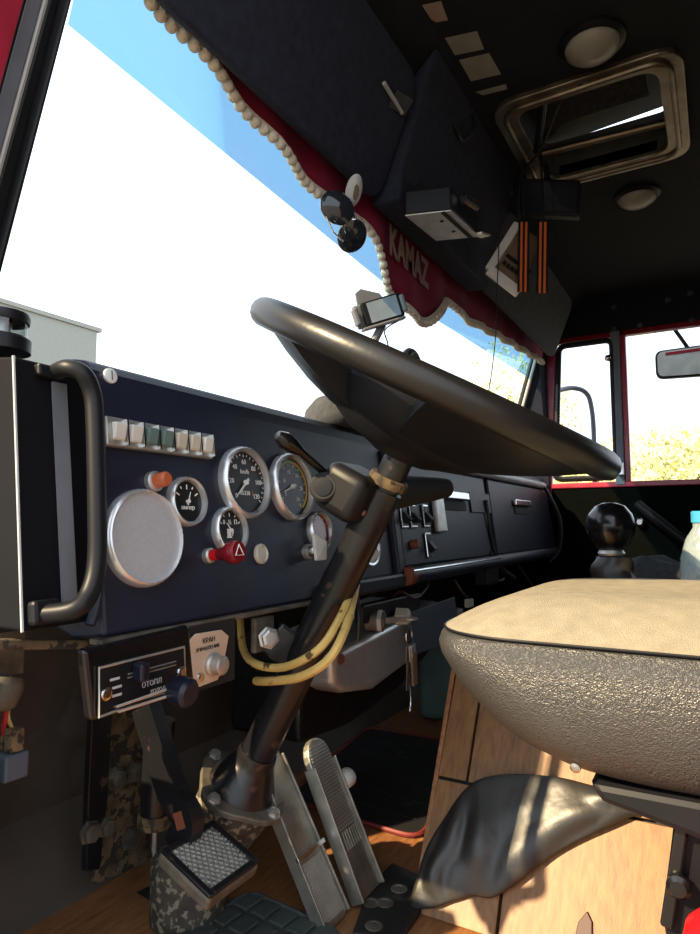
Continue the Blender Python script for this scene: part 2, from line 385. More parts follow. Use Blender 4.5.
# =================================================================== DASHBOARD
D = thing('dashboard', (1.5, .62, .45), 'long navy-black dashboard with chrome-ringed gauges under the windscreen', 'dashboard')
def dpt(P, u=0, v=0, n=0): return P+EX*u+EZ*v+EN*n
prof = [(dY(.462), .462), (dY(.50), .50), (dY(.740), .740), (dY(.755)+.002, .756), (.620, .768), (.640, .772), (.760, .764), (.760, .50), (.62, .455)]
part('panel', B().prism([(.468, y, z) for y, z in prof], (2.18, 0, 0)), 'navy', D, bevel=.004)
# left end: black end box with a pale edge line, rounded flange of the panel
part('end_box', B().prism([(.385, dY(.478)+.012, .478), (.385, dY(.75)+.012, .752), (.385, .78, .772), (.385, .78, .478)], (.085, 0, 0)), 'box_black', D, bevel=.003)
part('edge_line', B().tube([(.3835, dY(.478)+.010, .478), (.3835, dY(.75)+.010, .752)], .0016, 6), 'trim_light', D)
a = onD(59, 383, -.008); c = onD(70, 610, -.008)
part('webbing', B().bar(a, c, .017, .003, EX), 'mid_grey', D, 'grey woven strip beside the grab handle')
fl = [onD(74, 368, .004), onD(92, 380, .004), onD(98, 410, .004), onD(100, 500, .004), onD(98, 590, .004), onD(90, 625, .004)]
part('edge_flange', B().tube(smooth_path(fl, 5), .0055, 8), 'navy', D, smooth=True)
# lower metal lip
part('lower_lip', B().box((.84, dY(.455)+.004, .4575), (.76, .02, .006)), 'dirty_metal', D, bevel=.001)
def ring(P, R, name, face, depth=.010, w=.16, face_in=.004, tilt=0):
    r = R; ri = R*(1-w)
    b = B().lathe([(r*1.0, -.002), (r*1.0, depth*.35), (r*.97, depth*.8), (r*.92, depth), (ri*1.04, depth*.9), (ri, depth*.5), (ri, face_in*.5)], P, EN, 48, ref=EX)
    g = part(name, b, 'bezel', D, smooth=True)
    part('face', B().lathe([(ri*1.02, .0), (ri*1.02, face_in)], P, EN, 40), face, g)
    return g
def ticks(P, R, g, a0, a1, n, l=.13, rr=.92, mt='dial_white', big=2, w=.035):
    b = B()
    for i in range(n):
        t = math.radians(a0+(a1-a0)*i/(n-1)); d = EX*math.cos(t)+EZ*math.sin(t); s = EN.cross(d)
        ll = l*(1.0 if i % big == 0 else .55)
        b.bar(P+EN*.0046+d*(R*rr), P+EN*.0046+d*(R*(rr-ll)), R*w, .0004, s)
    o = part('scale', b, mt, g); return o
def needle(P, R, g, ang, l=.72, mt='dial_white'):
    t = math.radians(ang); d = EX*math.cos(t)+EZ*math.sin(t); s = EN.cross(d)
    b = B().prism([P+EN*.0062-d*R*.18+s*R*.05, P+EN*.0062-d*R*.18-s*R*.05, P+EN*.0062+d*R*l-s*R*.012, P+EN*.0062+d*R*l+s*R*.012], EN*.0008)
    b.lathe([(R*.09, .004), (R*.09, .008), (R*.05, .009)], P, EN, 14); part('needle', b, mt, g)
# plain round aluminium cover at the left
P = onD(142.5, 538); R = rad(P, 49.5)
g = ring(P, R, 'round_cover', 'disc', .012, .09, .007); g['label'] = 'large plain brushed aluminium disc'
# speedometer
P = onD(243, 483); R = rad(P, 37); g = ring(P, R, 'speedometer', 'dial', .014, .17); g['label'] = 'speedometer with white numerals'
ri = R*.82; ticks(P, ri, g, 222, -42, 25, .10, .95, big=2)
for k, s in enumerate(('0', '20', '40', '60', '80', '100', '120')):
    t = math.radians(222-264*k/6); text('numeral', s, P+EN*.0046+(EX*math.cos(t)+EZ*math.sin(t))*ri*.68, EX, EZ, ri*.23, 'dial_white', g)
text('lettering', 'km/h', P+EN*.0046+EZ*ri*.36, EX, EZ, ri*.22, 'dial_white', g)
text('odometer', '05338', P+EN*.0046-EZ*ri*.36-EX*ri*.06, EX, EZ, ri*.20, 'dial_white', g); text('odometer', '1', P+EN*.0046-EZ*ri*.36+EX*ri*.32, EX, EZ, ri*.22, 'orange', g)
needle(P, ri, g, 222)
# rev counter with coloured arc
P = onD(290, 487); R = rad(P, 34.5); g = ring(P, R, 'rev_counter', 'dial', .014, .17); g['label'] = 'gauge with green and yellow arc'
ri = R*.82; ticks(P, ri, g, 215, -60, 13, .10, .80, big=2)
for a0, a1, mt in ((135, 80, 'green'), (80, -55, 'yellow')):
    b = B(); n = 16
    for i in range(n):
        t0 = math.radians(a0+(a1-a0)*i/n); t1 = math.radians(a0+(a1-a0)*(i+1)/n)
        e0 = EX*math.cos(t0)+EZ*math.sin(t0); e1 = EX*math.cos(t1)+EZ*math.sin(t1)
        b.prism([P+EN*.0044+e0*ri*.84, P+EN*.0044+e1*ri*.84, P+EN*.0044+e1*ri*.93, P+EN*.0044+e0*ri*.93], EN*.0004)
    part('arc', b, mt, g)
for k, s in enumerate(('5', '10', '15', '20', '25', '30')):
    t = math.radians(215-275*k/5); text('numeral', s, P+EN*.0046+(EX*math.cos(t)+EZ*math.sin(t))*ri*.52, EX, EZ, ri*.21, 'dial_white', g)
needle(P, ri, g, 200, .62)
# ammeter, fuel gauge, third small gauge
P = onD(185, 502); R = rad(P, 25.5); g = ring(P, R, 'small_gauge', 'dial', .011, .20); g['label'] = 'small gauge left of the speedometer'
ri = R*.80; ticks(P, ri, g, 150, 30, 5, .24, .84, big=2, w=.07); text('lettering', 'ампер', P+EN*.0046-EZ*ri*.30, EX, EZ, ri*.30, 'dial_white', g)
needle(P, ri, g, 70, .5)
P = onD(228, 531); R = rad(P, 24.5); g = ring(P, R, 'small_gauge', 'dial', .011, .20); g['label'] = 'small fuel gauge below the speedometer'
ri = R*.80; ticks(P, ri, g, 150, 30, 5, .18, .90, big=2, w=.06)
for s, u in (('0', -.45), ('½', 0), ('П', .45)): text('numeral', s, P+EN*.0046+EX*ri*u+EZ*ri*.42, EX, EZ, ri*.34, 'dial_white', g)
b = B().box(P+EN*.0046-EX*ri*.12-EZ*ri*.12, (ri*.28, .0006, ri*.42), (EX, EN, EZ)).box(P+EN*.0046+EX*ri*.12-EZ*ri*.1, (ri*.06, .0006, ri*.34), (EX, EN, EZ)).box(P+EN*.0046-EX*ri*.12-EZ*ri*.34, (ri*.4, .0006, ri*.06), (EX, EN, EZ)); part('pump_symbol', b, 'dial_white', g)
needle(P, ri, g, 130, .5)
P = onD(318, 531); R = rad(P, 20); g = ring(P, R, 'small_gauge', 'red_dark', .011, .20); ticks(P, R*.8, g, 150, 30, 5, .2, .86)
P = onD(366, 545); R = rad(P, 22.5); g = ring(P, R, 'round_cover', 'white', .011, .20, .006)
# indicator lamp strip
A = onD(102, 432); Bq = onD(206, 447.5); nA = Bq-A; L_ = nA.length
b = B().box((A+Bq)/2+EN*.005, (L_+.004, .010, .034), (EX, EN, EZ)); st = part('lamp_strip', b, 'alu', D, bevel=.002)
for k in range(7):
    Q = A+nA*((k+.55)/7); mt = ('white_plastic', 'white_plastic', 'teal', 'teal', 'frost', 'frost', 'white_plastic')[k]
    w = L_/7*.70
    b = B().prism([dpt(Q, -w/2, -.011, .010), dpt(Q, -w/2, .011, .010), dpt(Q, -w/2, .009, .019), dpt(Q, -w/2, -.009, .014)], EX*w); part('indicator_lamp', b, mt, st, bevel=.002)
    b = B().box(dpt(Q, w*.62, 0, .012), (w*.12, .008, .030), (EX, EN, EZ)); part('divider', b, 'chrome', st)
# orange button, red hazard knob, pale round lamp, white tag knob
def knob(px, name, mt, r, l, base='alu', r2=None, label=None):
    P = onD(*px); o = part(name, B().lathe([(r*1.25, 0), (r*1.25, .007), (r, .009)], P, EN, 20), base, D, smooth=True)
    part('cap', B().lathe([(r*.9, .008), (r*.9, l), (r*.65, l+.003)], P, EN, 20), mt, o, smooth=True)
    if label: o['label'] = label
    return P, o
knob((152, 482), 'push_button', 'amber', .010, .024, label='orange button in metal collar')
P, o = knob((207, 556), 'hazard_knob', 'red_plastic', .008, .022, label='translucent red pull knob with triangle')
b = B().lathe([(.0075, .02), (.0095, .032), (.0135, .038), (.0155, .048), (.013, .054)], P, EN, 20); part('head', b, 'red_dark', o, smooth=True)
tri = [P+EN*.0545+EX*.009*math.cos(t)+EZ*.009*math.sin(t) for t in (pi/2, pi/2+2*pi/3, pi/2+4*pi/3)]
part('triangle', B().tube(tri, .0008, 6, closed=True), 'dial_white', o)
P = onD(260, 554); part('round_lamp', B().lathe([(.0145, 0), (.0145, .004), (.012, .006), (.0115, .003), (0, .005)], P, EN, 24), 'frost', D, smooth=True)
P, o = knob((306, 552), 'pull_knob', 'chrome', .010, .02)
b = B().prism([dpt(P, -.010, -.016, .020), dpt(P, .014, -.016, .024), dpt(P, .012, .012, .026), dpt(P, .012, .026, .022), dpt(P, -.010, .026, .020), dpt(P, -.012, .008, .022)], EN*.006); part('tag', b, 'white_plastic', o, bevel=.002)
P = onD(110, 376); o = part('screw', B().lathe([(.009, -.001), (.009, .002), (.006, .0035)], P, EN, 20), 'white', D, smooth=True)
part('slot', B().box(P+EN*.0036, (.0012, .0006, .011), (EX, EN, EZ)), 'black', o)
# middle lid and glove box
def lid(x0, x1, z0, z1, name):
    b = B().prism([(x0, dY(z0)+.002, z0), (x1, dY(z0)+.002, z0), (x1, dY(z1)+.002, z1), (x0, dY(z1)+.002, z1)], EN*.012); return part(name, b, 'navy', D, bevel=.005, segs=3)
l1 = lid(1.205, 1.805, .492, .715, 'hatch_lid'); l2 = lid(1.845, 2.60, .492, .715, 'glove_box_lid')
for l, q in ((l1, (454, 497)), (l2, (521, 504))):
    P = onD(q[0], q[1], .012); w = .085 if l is l1 else .10
    b = B().box(dpt(P, 0, .002, .006), (w*2, .012, .020), (EX, EN, EZ)); part('handle', b, 'chrome', l, bevel=.003)
    b = B().box(dpt(P, 0, -.022, .0005), (w*1.8, .002, .024), (EX, EN, EZ)); part('recess', b, 'black_matte', l, bevel=.0005)
b = B().box(dpt(onD(480, 503, .012), 0, 0, .001), (.17, .003, .055), (EX, EN, EZ)); part('inset_panel', b, 'navy', l1, bevel=.001)
def rocker(px, w=.030, h=.052, fr='chrome'):
    P = onD(*px, .012); o = part('rocker_switch', B().box(P+EN*.002, (w, .005, h), (EX, EN, EZ)), fr, D, bevel=.002)
    part('well', B().box(P+EN*.0035, (w*.72, .004, h*.82), (EX, EN, EZ)), 'black', o)
    part('lever', B().prism([dpt(P, -w*.28, h*.2, .004), dpt(P, -w*.28, -h*.32, .005), dpt(P, -w*.28, -h*.20, .020)], EX*(w*.56)), 'black', o)
for q in ((403, 516), (412, 516), (425, 516)): rocker(q)
rocker((428, 545), .03, .055)
P = onD(437, 515, .012); part('bracket', B().box(P+EN*.006, (.055, .012, .082), (EX, EN, EZ)), 'alu', D, bevel=.003)
knob((408, 545), 'rusty_button', 'rust_brown', .011, .022, 'rust_brown')
part('ledge', B().tube([(1.20, dY(.475)-.012, .476), (2.62, dY(.475)-.012, .476)], .018, 14), 'navy', D, smooth=True)
part('ledge_strip', B().tube([(1.205, dY(.475)-.026, .487), (1.80, dY(.475)-.026, .487)], .003, 8), 'chrome', D)
part('ledge_cap', B().lathe([(.0185, 0), (.020, .004), (.020, .022), (.0185, .026)], (1.197, dY(.475)-.012, .476), EX, 16), 'rust_brown', D, smooth=True)
part('divider', B().bar((1.19, dY(.47)-.004, .468), (1.19, dY(.73)-.004, .735), .03, .016, EX), 'navy', D, bevel=.004)
part('lower_pad', B().box((1.04, dY(.47)-.006, .470), (.30, .022, .028)), 'navy', D, bevel=.006)
part('top_rail', B().tube([(1.40, .590, .728), (2.54, .590, .732), (2.56, .60, .725)], .012, 12), 'trim_light', D, 'pale grab rail above the glove box', smooth=True)
# fabric mound and black loop on top of the dashboard
P = oY(330, 428, .665)
b = B().lathe([(.075, 0), (.075, .015), (.068, .040), (.042, .062), (0, .068)], (P.x, .665, .768), (0, 0, 1), 20, sx=1.2, sy=.7)
solo('dash_speaker', b, 'grey_cloth', 'grey fabric mound on the dashboard top behind the steering wheel', 'speaker', smooth=2)
c = oY(413, 372, .66); b = B()
zt_ = oY(411, 353, .66).z
pth = [V((c.x-.05, .66, .768)), V((c.x-.05, .66, zt_-.06)), V((c.x-.04, .66, zt_-.015)), V((c.x-.015, .66, zt_)), V((c.x+.02, .66, zt_-.012)), V((c.x+.05, .66, zt_-.06)), V((c.x+.06, .66, .768))]
solo('cup_bracket', b.tube(smooth_path(pth, 5), .012, 8), 'black', 'black arched bracket on the dashboard behind the wheel rim', 'bracket', smooth=True)

# grab handle at the left end
gp = [onD(56, 372, -.006), onD(68, 368, .02), onD(83, 374, .033), onD(92, 392, .033), onD(95, 420, .033), onD(97, 500, .033), onD(97, 560, .033), onD(90, 592, .033), onD(76, 609, .03), onD(46, 614, .0)]
G = thing('grab_handle', onD(92, 600), 'black vertical grab handle at the left end of the dashboard', 'handle')
part('bar', B().tube(smooth_path(gp, 6), .0095, 12), 'black', G, smooth=True)
P = onD(44, 612, -.004); part('foot', B().box(P, (.030, .014, .024), (EX, EN, EZ)), 'black', G, bevel=.004)
P = onD(50, 373, -.008); part('foot', B().box(P, (.034, .012, .014), (EX, EN, EZ)), 'black', G, bevel=.003)
# small canister on the end box
J = thing('marker_light', (.403, .672, .772), 'small black canister with clear band on the dashboard end', 'canister')
jb = (.403, .672, .768)
part('base', B().lathe([(.030, 0), (.030, .014), (.026, .017)], jb, (0, 0, 1), 24), 'black', J, smooth=True)
part('band', B().lathe([(.0255, .015), (.0255, .033)], jb, (0, 0, 1), 24), 'clear', J, smooth=True)
part('core', B().lathe([(.010, .015), (.010, .033)], jb, (0, 0, 1), 12), 'alu', J, smooth=True)
part('lid', B().lathe([(.0275, .033), (.0285, .038), (.027, .043), (.015, .046)], jb, (0, 0, 1), 24), 'black', J, smooth=True)

# =================================================================== STEERING
WC = V((.80, .332, .766)); TA = math.radians(28); WN = V((0, -math.sin(TA), math.cos(TA))); WY = V((0, math.cos(TA), math.sin(TA)))
SW = thing('steering_wheel', WC-WN*.09, 'large black steering wheel with thick worn rim and deep hub', 'steering wheel')
RR = .245
part('rim', B().tube([WC+EX*RR*math.cos(t)+WY*RR*math.sin(t) for t in [2*pi*i/64 for i in range(64)]], .0185, 14, closed=True), 'rim', SW, smooth=2)
part('hub', B().lathe([(.040, -.105), (.055, -.099), (.085, -.090), (.110, -.075), (.130, -.052), (.140, -.024), (.12, -.004), (.06, .0), (0, .004)], WC, WN, 36), 'black', SW, smooth=True)
def spoke(sg, prf):
    b = B(); K = 16; P = []
    n = len(prf)
    for (r, d0, d1) in prf:
        hw = math.radians(72-60*max(0, r-.1))
        for j in range(K+1):
            t = -hw+2*hw*j/K; e = EX*math.sin(t)+WY*(sg*math.cos(t)); k = 1-.12*(t/hw)**2
            P.append((WC+e*r-WN*(d0*k), WC+e*r-WN*(d1*k-.012*(1-k))))
    vs = [p[0] for p in P]+[p[1] for p in P]; o = len(P); F = []
    for i in range(n-1):
        for j in range(K):
            a = i*(K+1)+j; F += [(a, a+1, a+K+2, a+K+1), (o+a, o+a+K+1, o+a+K+2, o+a+1)]
    for i in range(n-1):
        for j in (0, K): a = i*(K+1)+j; F.append((a, a+K+1, o+a+K+1, o+a))
    for j in range(K): F += [(j, o+j, o+j+1, j+1), ((n-1)*(K+1)+j, (n-1)*(K+1)+j+1, o+(n-1)*(K+1)+j+1, o+(n-1)*(K+1)+j)]
    b.add(vs, F); part('spoke', b, 'black', SW, smooth=True)
spoke(1, [(.085, .083, .03), (.12, .074, .028), (.16, .058, .02), (.20, .036, .010), (.23, .016, .0), (.245, .004, -.006)])
spoke(-1, [(.085, .083, .03), (.12, .073, .028), (.16, .056, .02), (.20, .036, .010), (.23, .018, .0), (.245, .006, -.006)])
part('horn_pad', B().lathe([(.07, .0), (.068, .012), (.05, .018), (0, .02)], WC, WN, 28), 'black', SW, smooth=True)

SC = thing('steering_column', (.80, .62, .0), 'black steering column with stalk switch running down to the floor', 'steering column')
CT = WC-WN*.105; CBm = oX(256, 757, .80); cdir = (CBm-CT).normalized()
part('tube', B().tube([CT-cdir*.01, CT+cdir*.05, CT+cdir*.05, CBm], [.021, .021, .0265, .0265], 20), 'black_paint', SC, smooth=True)
def cpt(t): return CT+cdir*t
part('clamp', B().lathe([(.0275, 0), (.0285, .003), (.0285, .011), (.0275, .014)], cpt(.030), cdir, 20), 'rusty', SC, smooth=True)
hc = oX(353, 493, .785); cu = cdir.cross(EX).normalized()
b = B().box(hc, (.088, .072, .070), (EX, cu, cdir)); hs = part('switch_housing', b, 'black', SC, bevel=.016, segs=4, smooth=True)
b = B()
hp = oX(326, 488, .752); bd = V((-1, -.35, .05)).normalized(); st0 = hp-bd*.012
for k in range(5): b.lathe([(.017, k*.006), (.0205, k*.006+.003), (.017, k*.006+.006)], st0, bd, 20)
part('rubber_boot', b, 'black_matte', hs, smooth=True)
part('boot_core', B().lathe([(.013, .026), (.013, .0315), (.008, .032)], st0, bd, 16), 'black', hs, smooth=True)
s0 = oX(326, 474, .755); s1 = oX(301, 452, .715); s2 = oX(284, 440, .69)
part('lever', B().tube([s0, s1, s1*.5+s2*.5, s2, s2+(s2-s1).normalized()*.012], [.0055, .006, .011, .012, .007], 12), 'black_gloss', hs, smooth=True)
r0 = hc+EX*.04; r1 = oX(446, 488, 1.0)
part('right_stalk', B().tube([r0, r0*.7+r1*.3, r0*.15+r1*.85, r1, r1+(r1-r0)*.03], [.034, .027, .019, .016, .010], 16), 'black_matte', hs, smooth=True)
for q in ((362, 512), (366, 487)): bolt(oX(*q, .770), (-1, -.2, .0), .0045, SC, 'rust_brown', 'screw')
# support bracket to the dashboard with a big bolt
bq = cpt(.335); bk = oX(268, 638, .75)
part('support_arm', B().bar(bq, bk+V((.02, .01, 0)), .05, .02, (0, 0, 1)), 'black_paint', SC, bevel=.004)
part('support_plate', B().box(bk+V((.008, .016, .004)), (.045, .010, .05)), 'dirty_metal', SC, bevel=.003)
bolt(bk, (-.5, -.8, .1), .013, SC, 'alu', 'bolt', .012)
# lower flange and gear housing
fo = cpt((CBm-CT).length)
part('lower_cone', B().lathe([(.029, -.012), (.031, -.004), (.031, .004), (.034, .010), (.046, .036), (.052, .045), (.054, .050)], fo, cdir, 24), 'black_paint', SC, smooth=True)
fp = []
for k in range(24):
    t = 2*pi*k/24; rr_ = .066*(1+.16*abs(math.cos(2*t))**2); fp.append(fo+cdir*.050+(EX*math.cos(t)+cu*math.sin(t))*rr_)
part('flange', B().prism(fp, cdir*.010), 'dirty_metal', SC, bevel=.002)
for t in (0, pi/2, pi, 3*pi/2): bolt(fo+cdir*.050+(EX*math.cos(t)+cu*math.sin(t))*.066, -cdir, .0085, SC)
gb = fo+cdir*.060
part('gear_housing', B().lathe([(.060, 0), (.060, .03), (.050, .08), (.056, .12), (.056, max(.14, (gb.z-.0)/abs(cdir.z)-.04))], gb, cdir, 20), 'peeling', SC, smooth=True)

# =================================================================== PEDALS
# clutch pedal: curved black arm with square ribbed pad
CP = thing('clutch_pedal', (.67, .62, .0), 'black clutch pedal with square ribbed metal pad', 'pedal')
cx_ = .67
pp = [oX(q[0], q[1], cx_) for q in ((146, 706), (158, 745), (172, 790), (188, 820))]+[oX(211, 857, cx_)+V((0, .056, .000))]
pa = smooth_path(pp, 5); b = B()
for i in range(len(pa)-1): pass
hw = .011; side = EX
prev = None; P_ = []
for i, q in enumerate(pa):
    d = (pa[min(i+1, len(pa)-1)]-pa[max(i-1, 0)]).normalized(); u = d.cross(EX).normalized(); w = .019
    P_ += [q-EX*hw+u*w, q+EX*hw+u*w, q+EX*hw-u*w, q-EX*hw-u*w]
F = [(4*i+j, 4*i+(j+1) % 4, 4*i+4+(j+1) % 4, 4*i+4+j) for i in range(len(pa)-1) for j in range(4)]+[(3, 2, 1, 0), tuple(len(P_)-4+j for j in range(4))]
part('arm', B().add(P_, F), 'black_paint', CP, bevel=.003)
pc = oX(211, 857, cx_); pu = V((0, -.38, .925)).normalized(); pv = V((0, .925, .38)); pu = EX.cross(pv).normalized()
b = B().box(pc-pu*.010, (.098, .094, .020), (EX, pv, pu)); pd = part('pad', b, 'dirty_metal', CP, bevel=.006, segs=3)
b = B().box(pc, (.078, .072, .003), (EX, pv, pu)); part('pad_field', b, 'pedal_alu', pd)
b = B()
for k in range(-8, 9):
    for s in (1, -1):
        o_ = k*.0088; dd = (EX*1.0+pv*s*1.35).normalized()
        lo, hi = -9, 9
        for e, hwid in ((EX, .038), (pv, .035)):
            c0 = (EX*o_).dot(e); v = dd.dot(e); a, c = sorted(((-hwid-c0)/v, (hwid-c0)/v)); lo = max(lo, a); hi = min(hi, c)
        if hi-lo > .004: b.bar(pc+pu*.0022+EX*o_+dd*lo, pc+pu*.0022+EX*o_+dd*hi, .0018, .0022, pu.cross(dd))
part('tread_ribs', b, 'alu', pd)
b = B()
for s in (-1, 1):
    b.box(pc+EX*s*.044+pu*.0008, (.009, .090, .006), (EX, pv, pu)); b.box(pc+pv*s*.041+pu*.0008, (.079, .009, .006), (EX, pv, pu))
part('pad_border', b, 'black_paint', pd, bevel=.002)
part('paint_chip', B().bar(pa[-8]-EX*.0117, pa[-5]-EX*.0117, .016, .0008, (pa[-5]-pa[-8]).cross(EX)), 'rust_brown', CP)
# canister under the clutch pad
cb = oZ(205, 918, 0)
solo('steel_canister', B().lathe([(.050, 0), (.055, .006), (.055, .085), (.050, .095), (.035, .102)], (cb.x-.015, cb.y+.02, 0), (0, 0, 1), 28), 'peeling', 'small cylinder with peeling cream paint under the clutch pad', 'canister', smooth=True)
# brake treadle
def treadle(name, x, y0, z0, y1, z1, w, label, rnd):
    T = thing(name, (x, y0, 0), label, 'pedal'); a = V((x, y0, z0)); c = V((x, y1, z1)); d = (c-a); L = d.length; d.normalize(); n = EX.cross(d).normalized()
    if n.y > 0: n = -n
    out = []
    w1 = w*.94
    if rnd:
        out = [(-w/2, 0), (w/2, 0), (w1/2, L-w1/2)]+[(w1/2*math.cos(t), L-w1/2+w1/2*math.sin(t)) for t in [pi*i/10 for i in range(1, 10)]]+[(-w1/2, L-w1/2)]
    else: out = arc2([(-w/2, 0), (w/2, 0), (w1/2, L), (-w1/2, L)], .012, 4)
    part('plate', B().prism([a+EX*u+d*v for u, v in out], -n*.014), 'pedal_alu', T, bevel=.003)
    return T, a, d, n, L
pb0 = oZ(338, 924, .004); pb1 = oX(267, 752, pb0.x+.0)
T, a, d, n, L = treadle('brake_pedal', pb0.x, pb0.y, .004, pb1.y, pb1.z, .062, 'long flat aluminium brake pedal beside the steering column', False)
b = B()
for k in range(14): u = -.024+.048*k/13; b.bar(a+EX*u+d*.01+n*.0005, a+EX*u+d*L*.36+n*.0005, .0016, .0016, EX)
part('ribs', b, 'alu', T)
for s in (-1, 1): part('side_flange', B().bar(a+EX*s*.0315-n*.006+d*.004, a+EX*s*.030-n*.006+d*(L-.012), .003, .022, EX), 'pedal_alu', T, bevel=.001)
part('clip', B().bar(a+d*L*.40-EX*.034+n*.004, a+d*L*.40+EX*.038+n*.004, .007, .006, d), 'chrome', T, bevel=.001)
pg0 = oZ(372, 893, .012); pg1 = oX(314, 738, pg0.x)
T, a, d, n, L = treadle('accelerator_pedal', pg0.x, pg0.y, .012, pg1.y, pg1.z, .066, 'long round-topped ribbed accelerator pedal', True)
b = B()
for k in range(26):
    v = L*.42+(L*.53)*k/25; w = .052 if v < L-.03 else .052*math.sqrt(max(.05, 1-((v-L+.03)/.032)**2)); b.bar(a+d*v-EX*w/2+n*.0005, a+d*v+EX*w/2+n*.0005, .0022, .0018, d)
part('ribs', b, 'alu', T)
b = B()
for k in range(8): u = -.024+.048*k/7; b.bar(a+EX*u+d*.07+n*.0005, a+EX*u+d*L*.40+n*.0005, .002, .0016, EX)
part('ribs', b, 'pedal_alu', T)
for s in (-1, 1): part('side_flange', B().bar(a+EX*s*.0335-n*.006, a+EX*s*.031-n*.006+d*(L-.04), .003, .024, EX), 'pedal_alu', T, bevel=.001)
part('stop_roller', B().lathe([(.012, 0), (.016, .006), (.016, .026), (.012, .032)], a+d*L*.66+EX*.036-n*.008, EX, 14), 'white_plastic', T, smooth=True)
part('stop_arm', B().bar(a+d*L*.60+EX*.030-n*.012, a+d*L*.70+EX*.030-n*.012, .02, .01, EX), 'dirty_metal', T, bevel=.002)
hp_ = [oZ(*q, 0) for q in ((352, 940), (368, 893), (392, 868), (418, 880), (428, 905), (400, 945))]
pb = thing('steel_base_plate', (pg0.x, pg0.y, 0), 'dark steel base plate with oval holes under the accelerator', 'base plate')
part('plate', B().prism([V((p.x, p.y, .0)) for p in hp_], (0, 0, .010)), 'rubber', pb, bevel=.003)
for q in ((371, 903), (385, 903), (399, 889), (374, 926)):
    P = oZ(*q, .0102); part('hole', B().lathe([(.013, 0), (.013, .0012), (.009, .0016), (.008, .0005)], P, (0, 0, 1), 16), 'dirty_metal', pb)

# =================================================================== FLOOR THINGS
# grey-green rubber mat with raised blocks
mc = oZ(262, 930, 0); MT = thing('rubber_floor_mat', (mc.x, mc.y, 0), 'grey-green ribbed rubber mat at the foot of the pedals', 'floor mat')
q0 = oZ(200, 934, .0); q1 = oZ(250, 897, .0); q2 = oZ(330, 934, .0)
u = (q2-q1).normalized(); w = V((-u.y, u.x, 0)); w = w if w.dot(q0-q1) > 0 else -w
mb = lambda s, t, z=0: q1+u*s+w*t+V((0, 0, z))
mp_ = arc2([(-.0, 0), (.19, 0), (.19, .20), (-.0, .20)], .03, 5)
part('sheet', B().prism([mb(s, t) for s, t in mp_], (0, 0, .012)), 'mat_green', MT, bevel=.003)
for i in range(5):
    for j in range(4):
        c = mb(.025+i*.035, .030+j*.045, .0145); part('rib', B().box(c, (.028, .036, .005), (u, w, V((0, 0, 1)))), 'mat_green', MT, bevel=.002)
part('border', B().tube([mb(s, t, .013) for s, t in arc2([(.006, .006), (.184, .006), (.184, .194), (.006, .194)], .026, 5)], .004, 6, closed=True), 'mat_green', MT, smooth=True)
# black mat with red edge
fm = thing('edged_floor_mat', (1.42, .74, 0), 'black floor mat with red edge in the passenger footwell', 'floor mat')
mq = arc2([(1.13, .50), (1.66, .62), (1.66, .90), (1.15, .82)], .05, 5)
part('sheet', B().prism([(x, y, 0) for x, y in mq], (0, 0, .006)), 'rubber', fm)
part('edging', B().tube([(x, y, .006) for x, y in mq], .0045, 6, closed=True), 'red_trim', fm, smooth=True)
for k in range(6):
    x = 1.2+k*.075; part('groove', B().bar((x, .54+.02*k, .0065), (x+.02, .81+.012*k, .0065), .004, .002, (1, 0, 0)), 'black_matte', fm)
# black leather flap hanging over the tunnel boards
def tpl(x, y, e=0):                                  # onto the sloping tunnel side
    return pln(x, y, (1, 0, -.60), .93-e)
Uc = smooth_path([V((*q, 0)) for q in ((412, 903), (428, 852), (450, 814), (474, 784), (510, 775), (560, 779), (605, 790), (656, 805))], 5)
Lc = smooth_path([V((*q, 0)) for q in ((413, 909), (434, 909), (452, 903), (474, 897), (502, 896), (560, 853), (612, 827), (657, 808))], 5)
NU = len(Uc)-1; NV = 12; nv = V((-1, 0, .6)).normalized()
def flp(i, j):
    q = Uc[i].lerp(Lc[i], j/NV); p = tpl(q.x, q.y); t = i/NU; v = j/NV
    fold = .0055*math.sin(t*15+1.6*v)+.003*math.sin(t*31-3.0*v+1)+.004*math.sin(t*8+v*7)
    edge = min(1, 6*t, 6*(1-t)); body = math.sin(pi*min(1, max(0, v*.9+.08)))
    return p+nv*(.006+edge*(.012*body+abs(fold)*(.35+.65*body)))
b = B().add([flp(i, j) for i in range(NU+1) for j in range(NV+1)], [(i*(NV+1)+j, (i+1)*(NV+1)+j, (i+1)*(NV+1)+j+1, i*(NV+1)+j+1) for i in range(NU) for j in range(NV)])
solo('leather_flap', b, 'flap', 'creased black leather flap draped over the wood boards', 'flap', smooth=2, solid=.003, subs=1)
# dark leaf-shaped hole plate in the board at the bottom
c = tpl(583, 918); 
lp = [tpl(*q, .004) for q in ((574, 940), (578, 922), (587, 911), (592, 922), (592, 940))]
solo('cover_tab', B().prism(lp, V((.004, 0, -.002))), 'wire_brown', 'small dark brown pointed tab on the sunlit board', 'tab', bevel=.001)

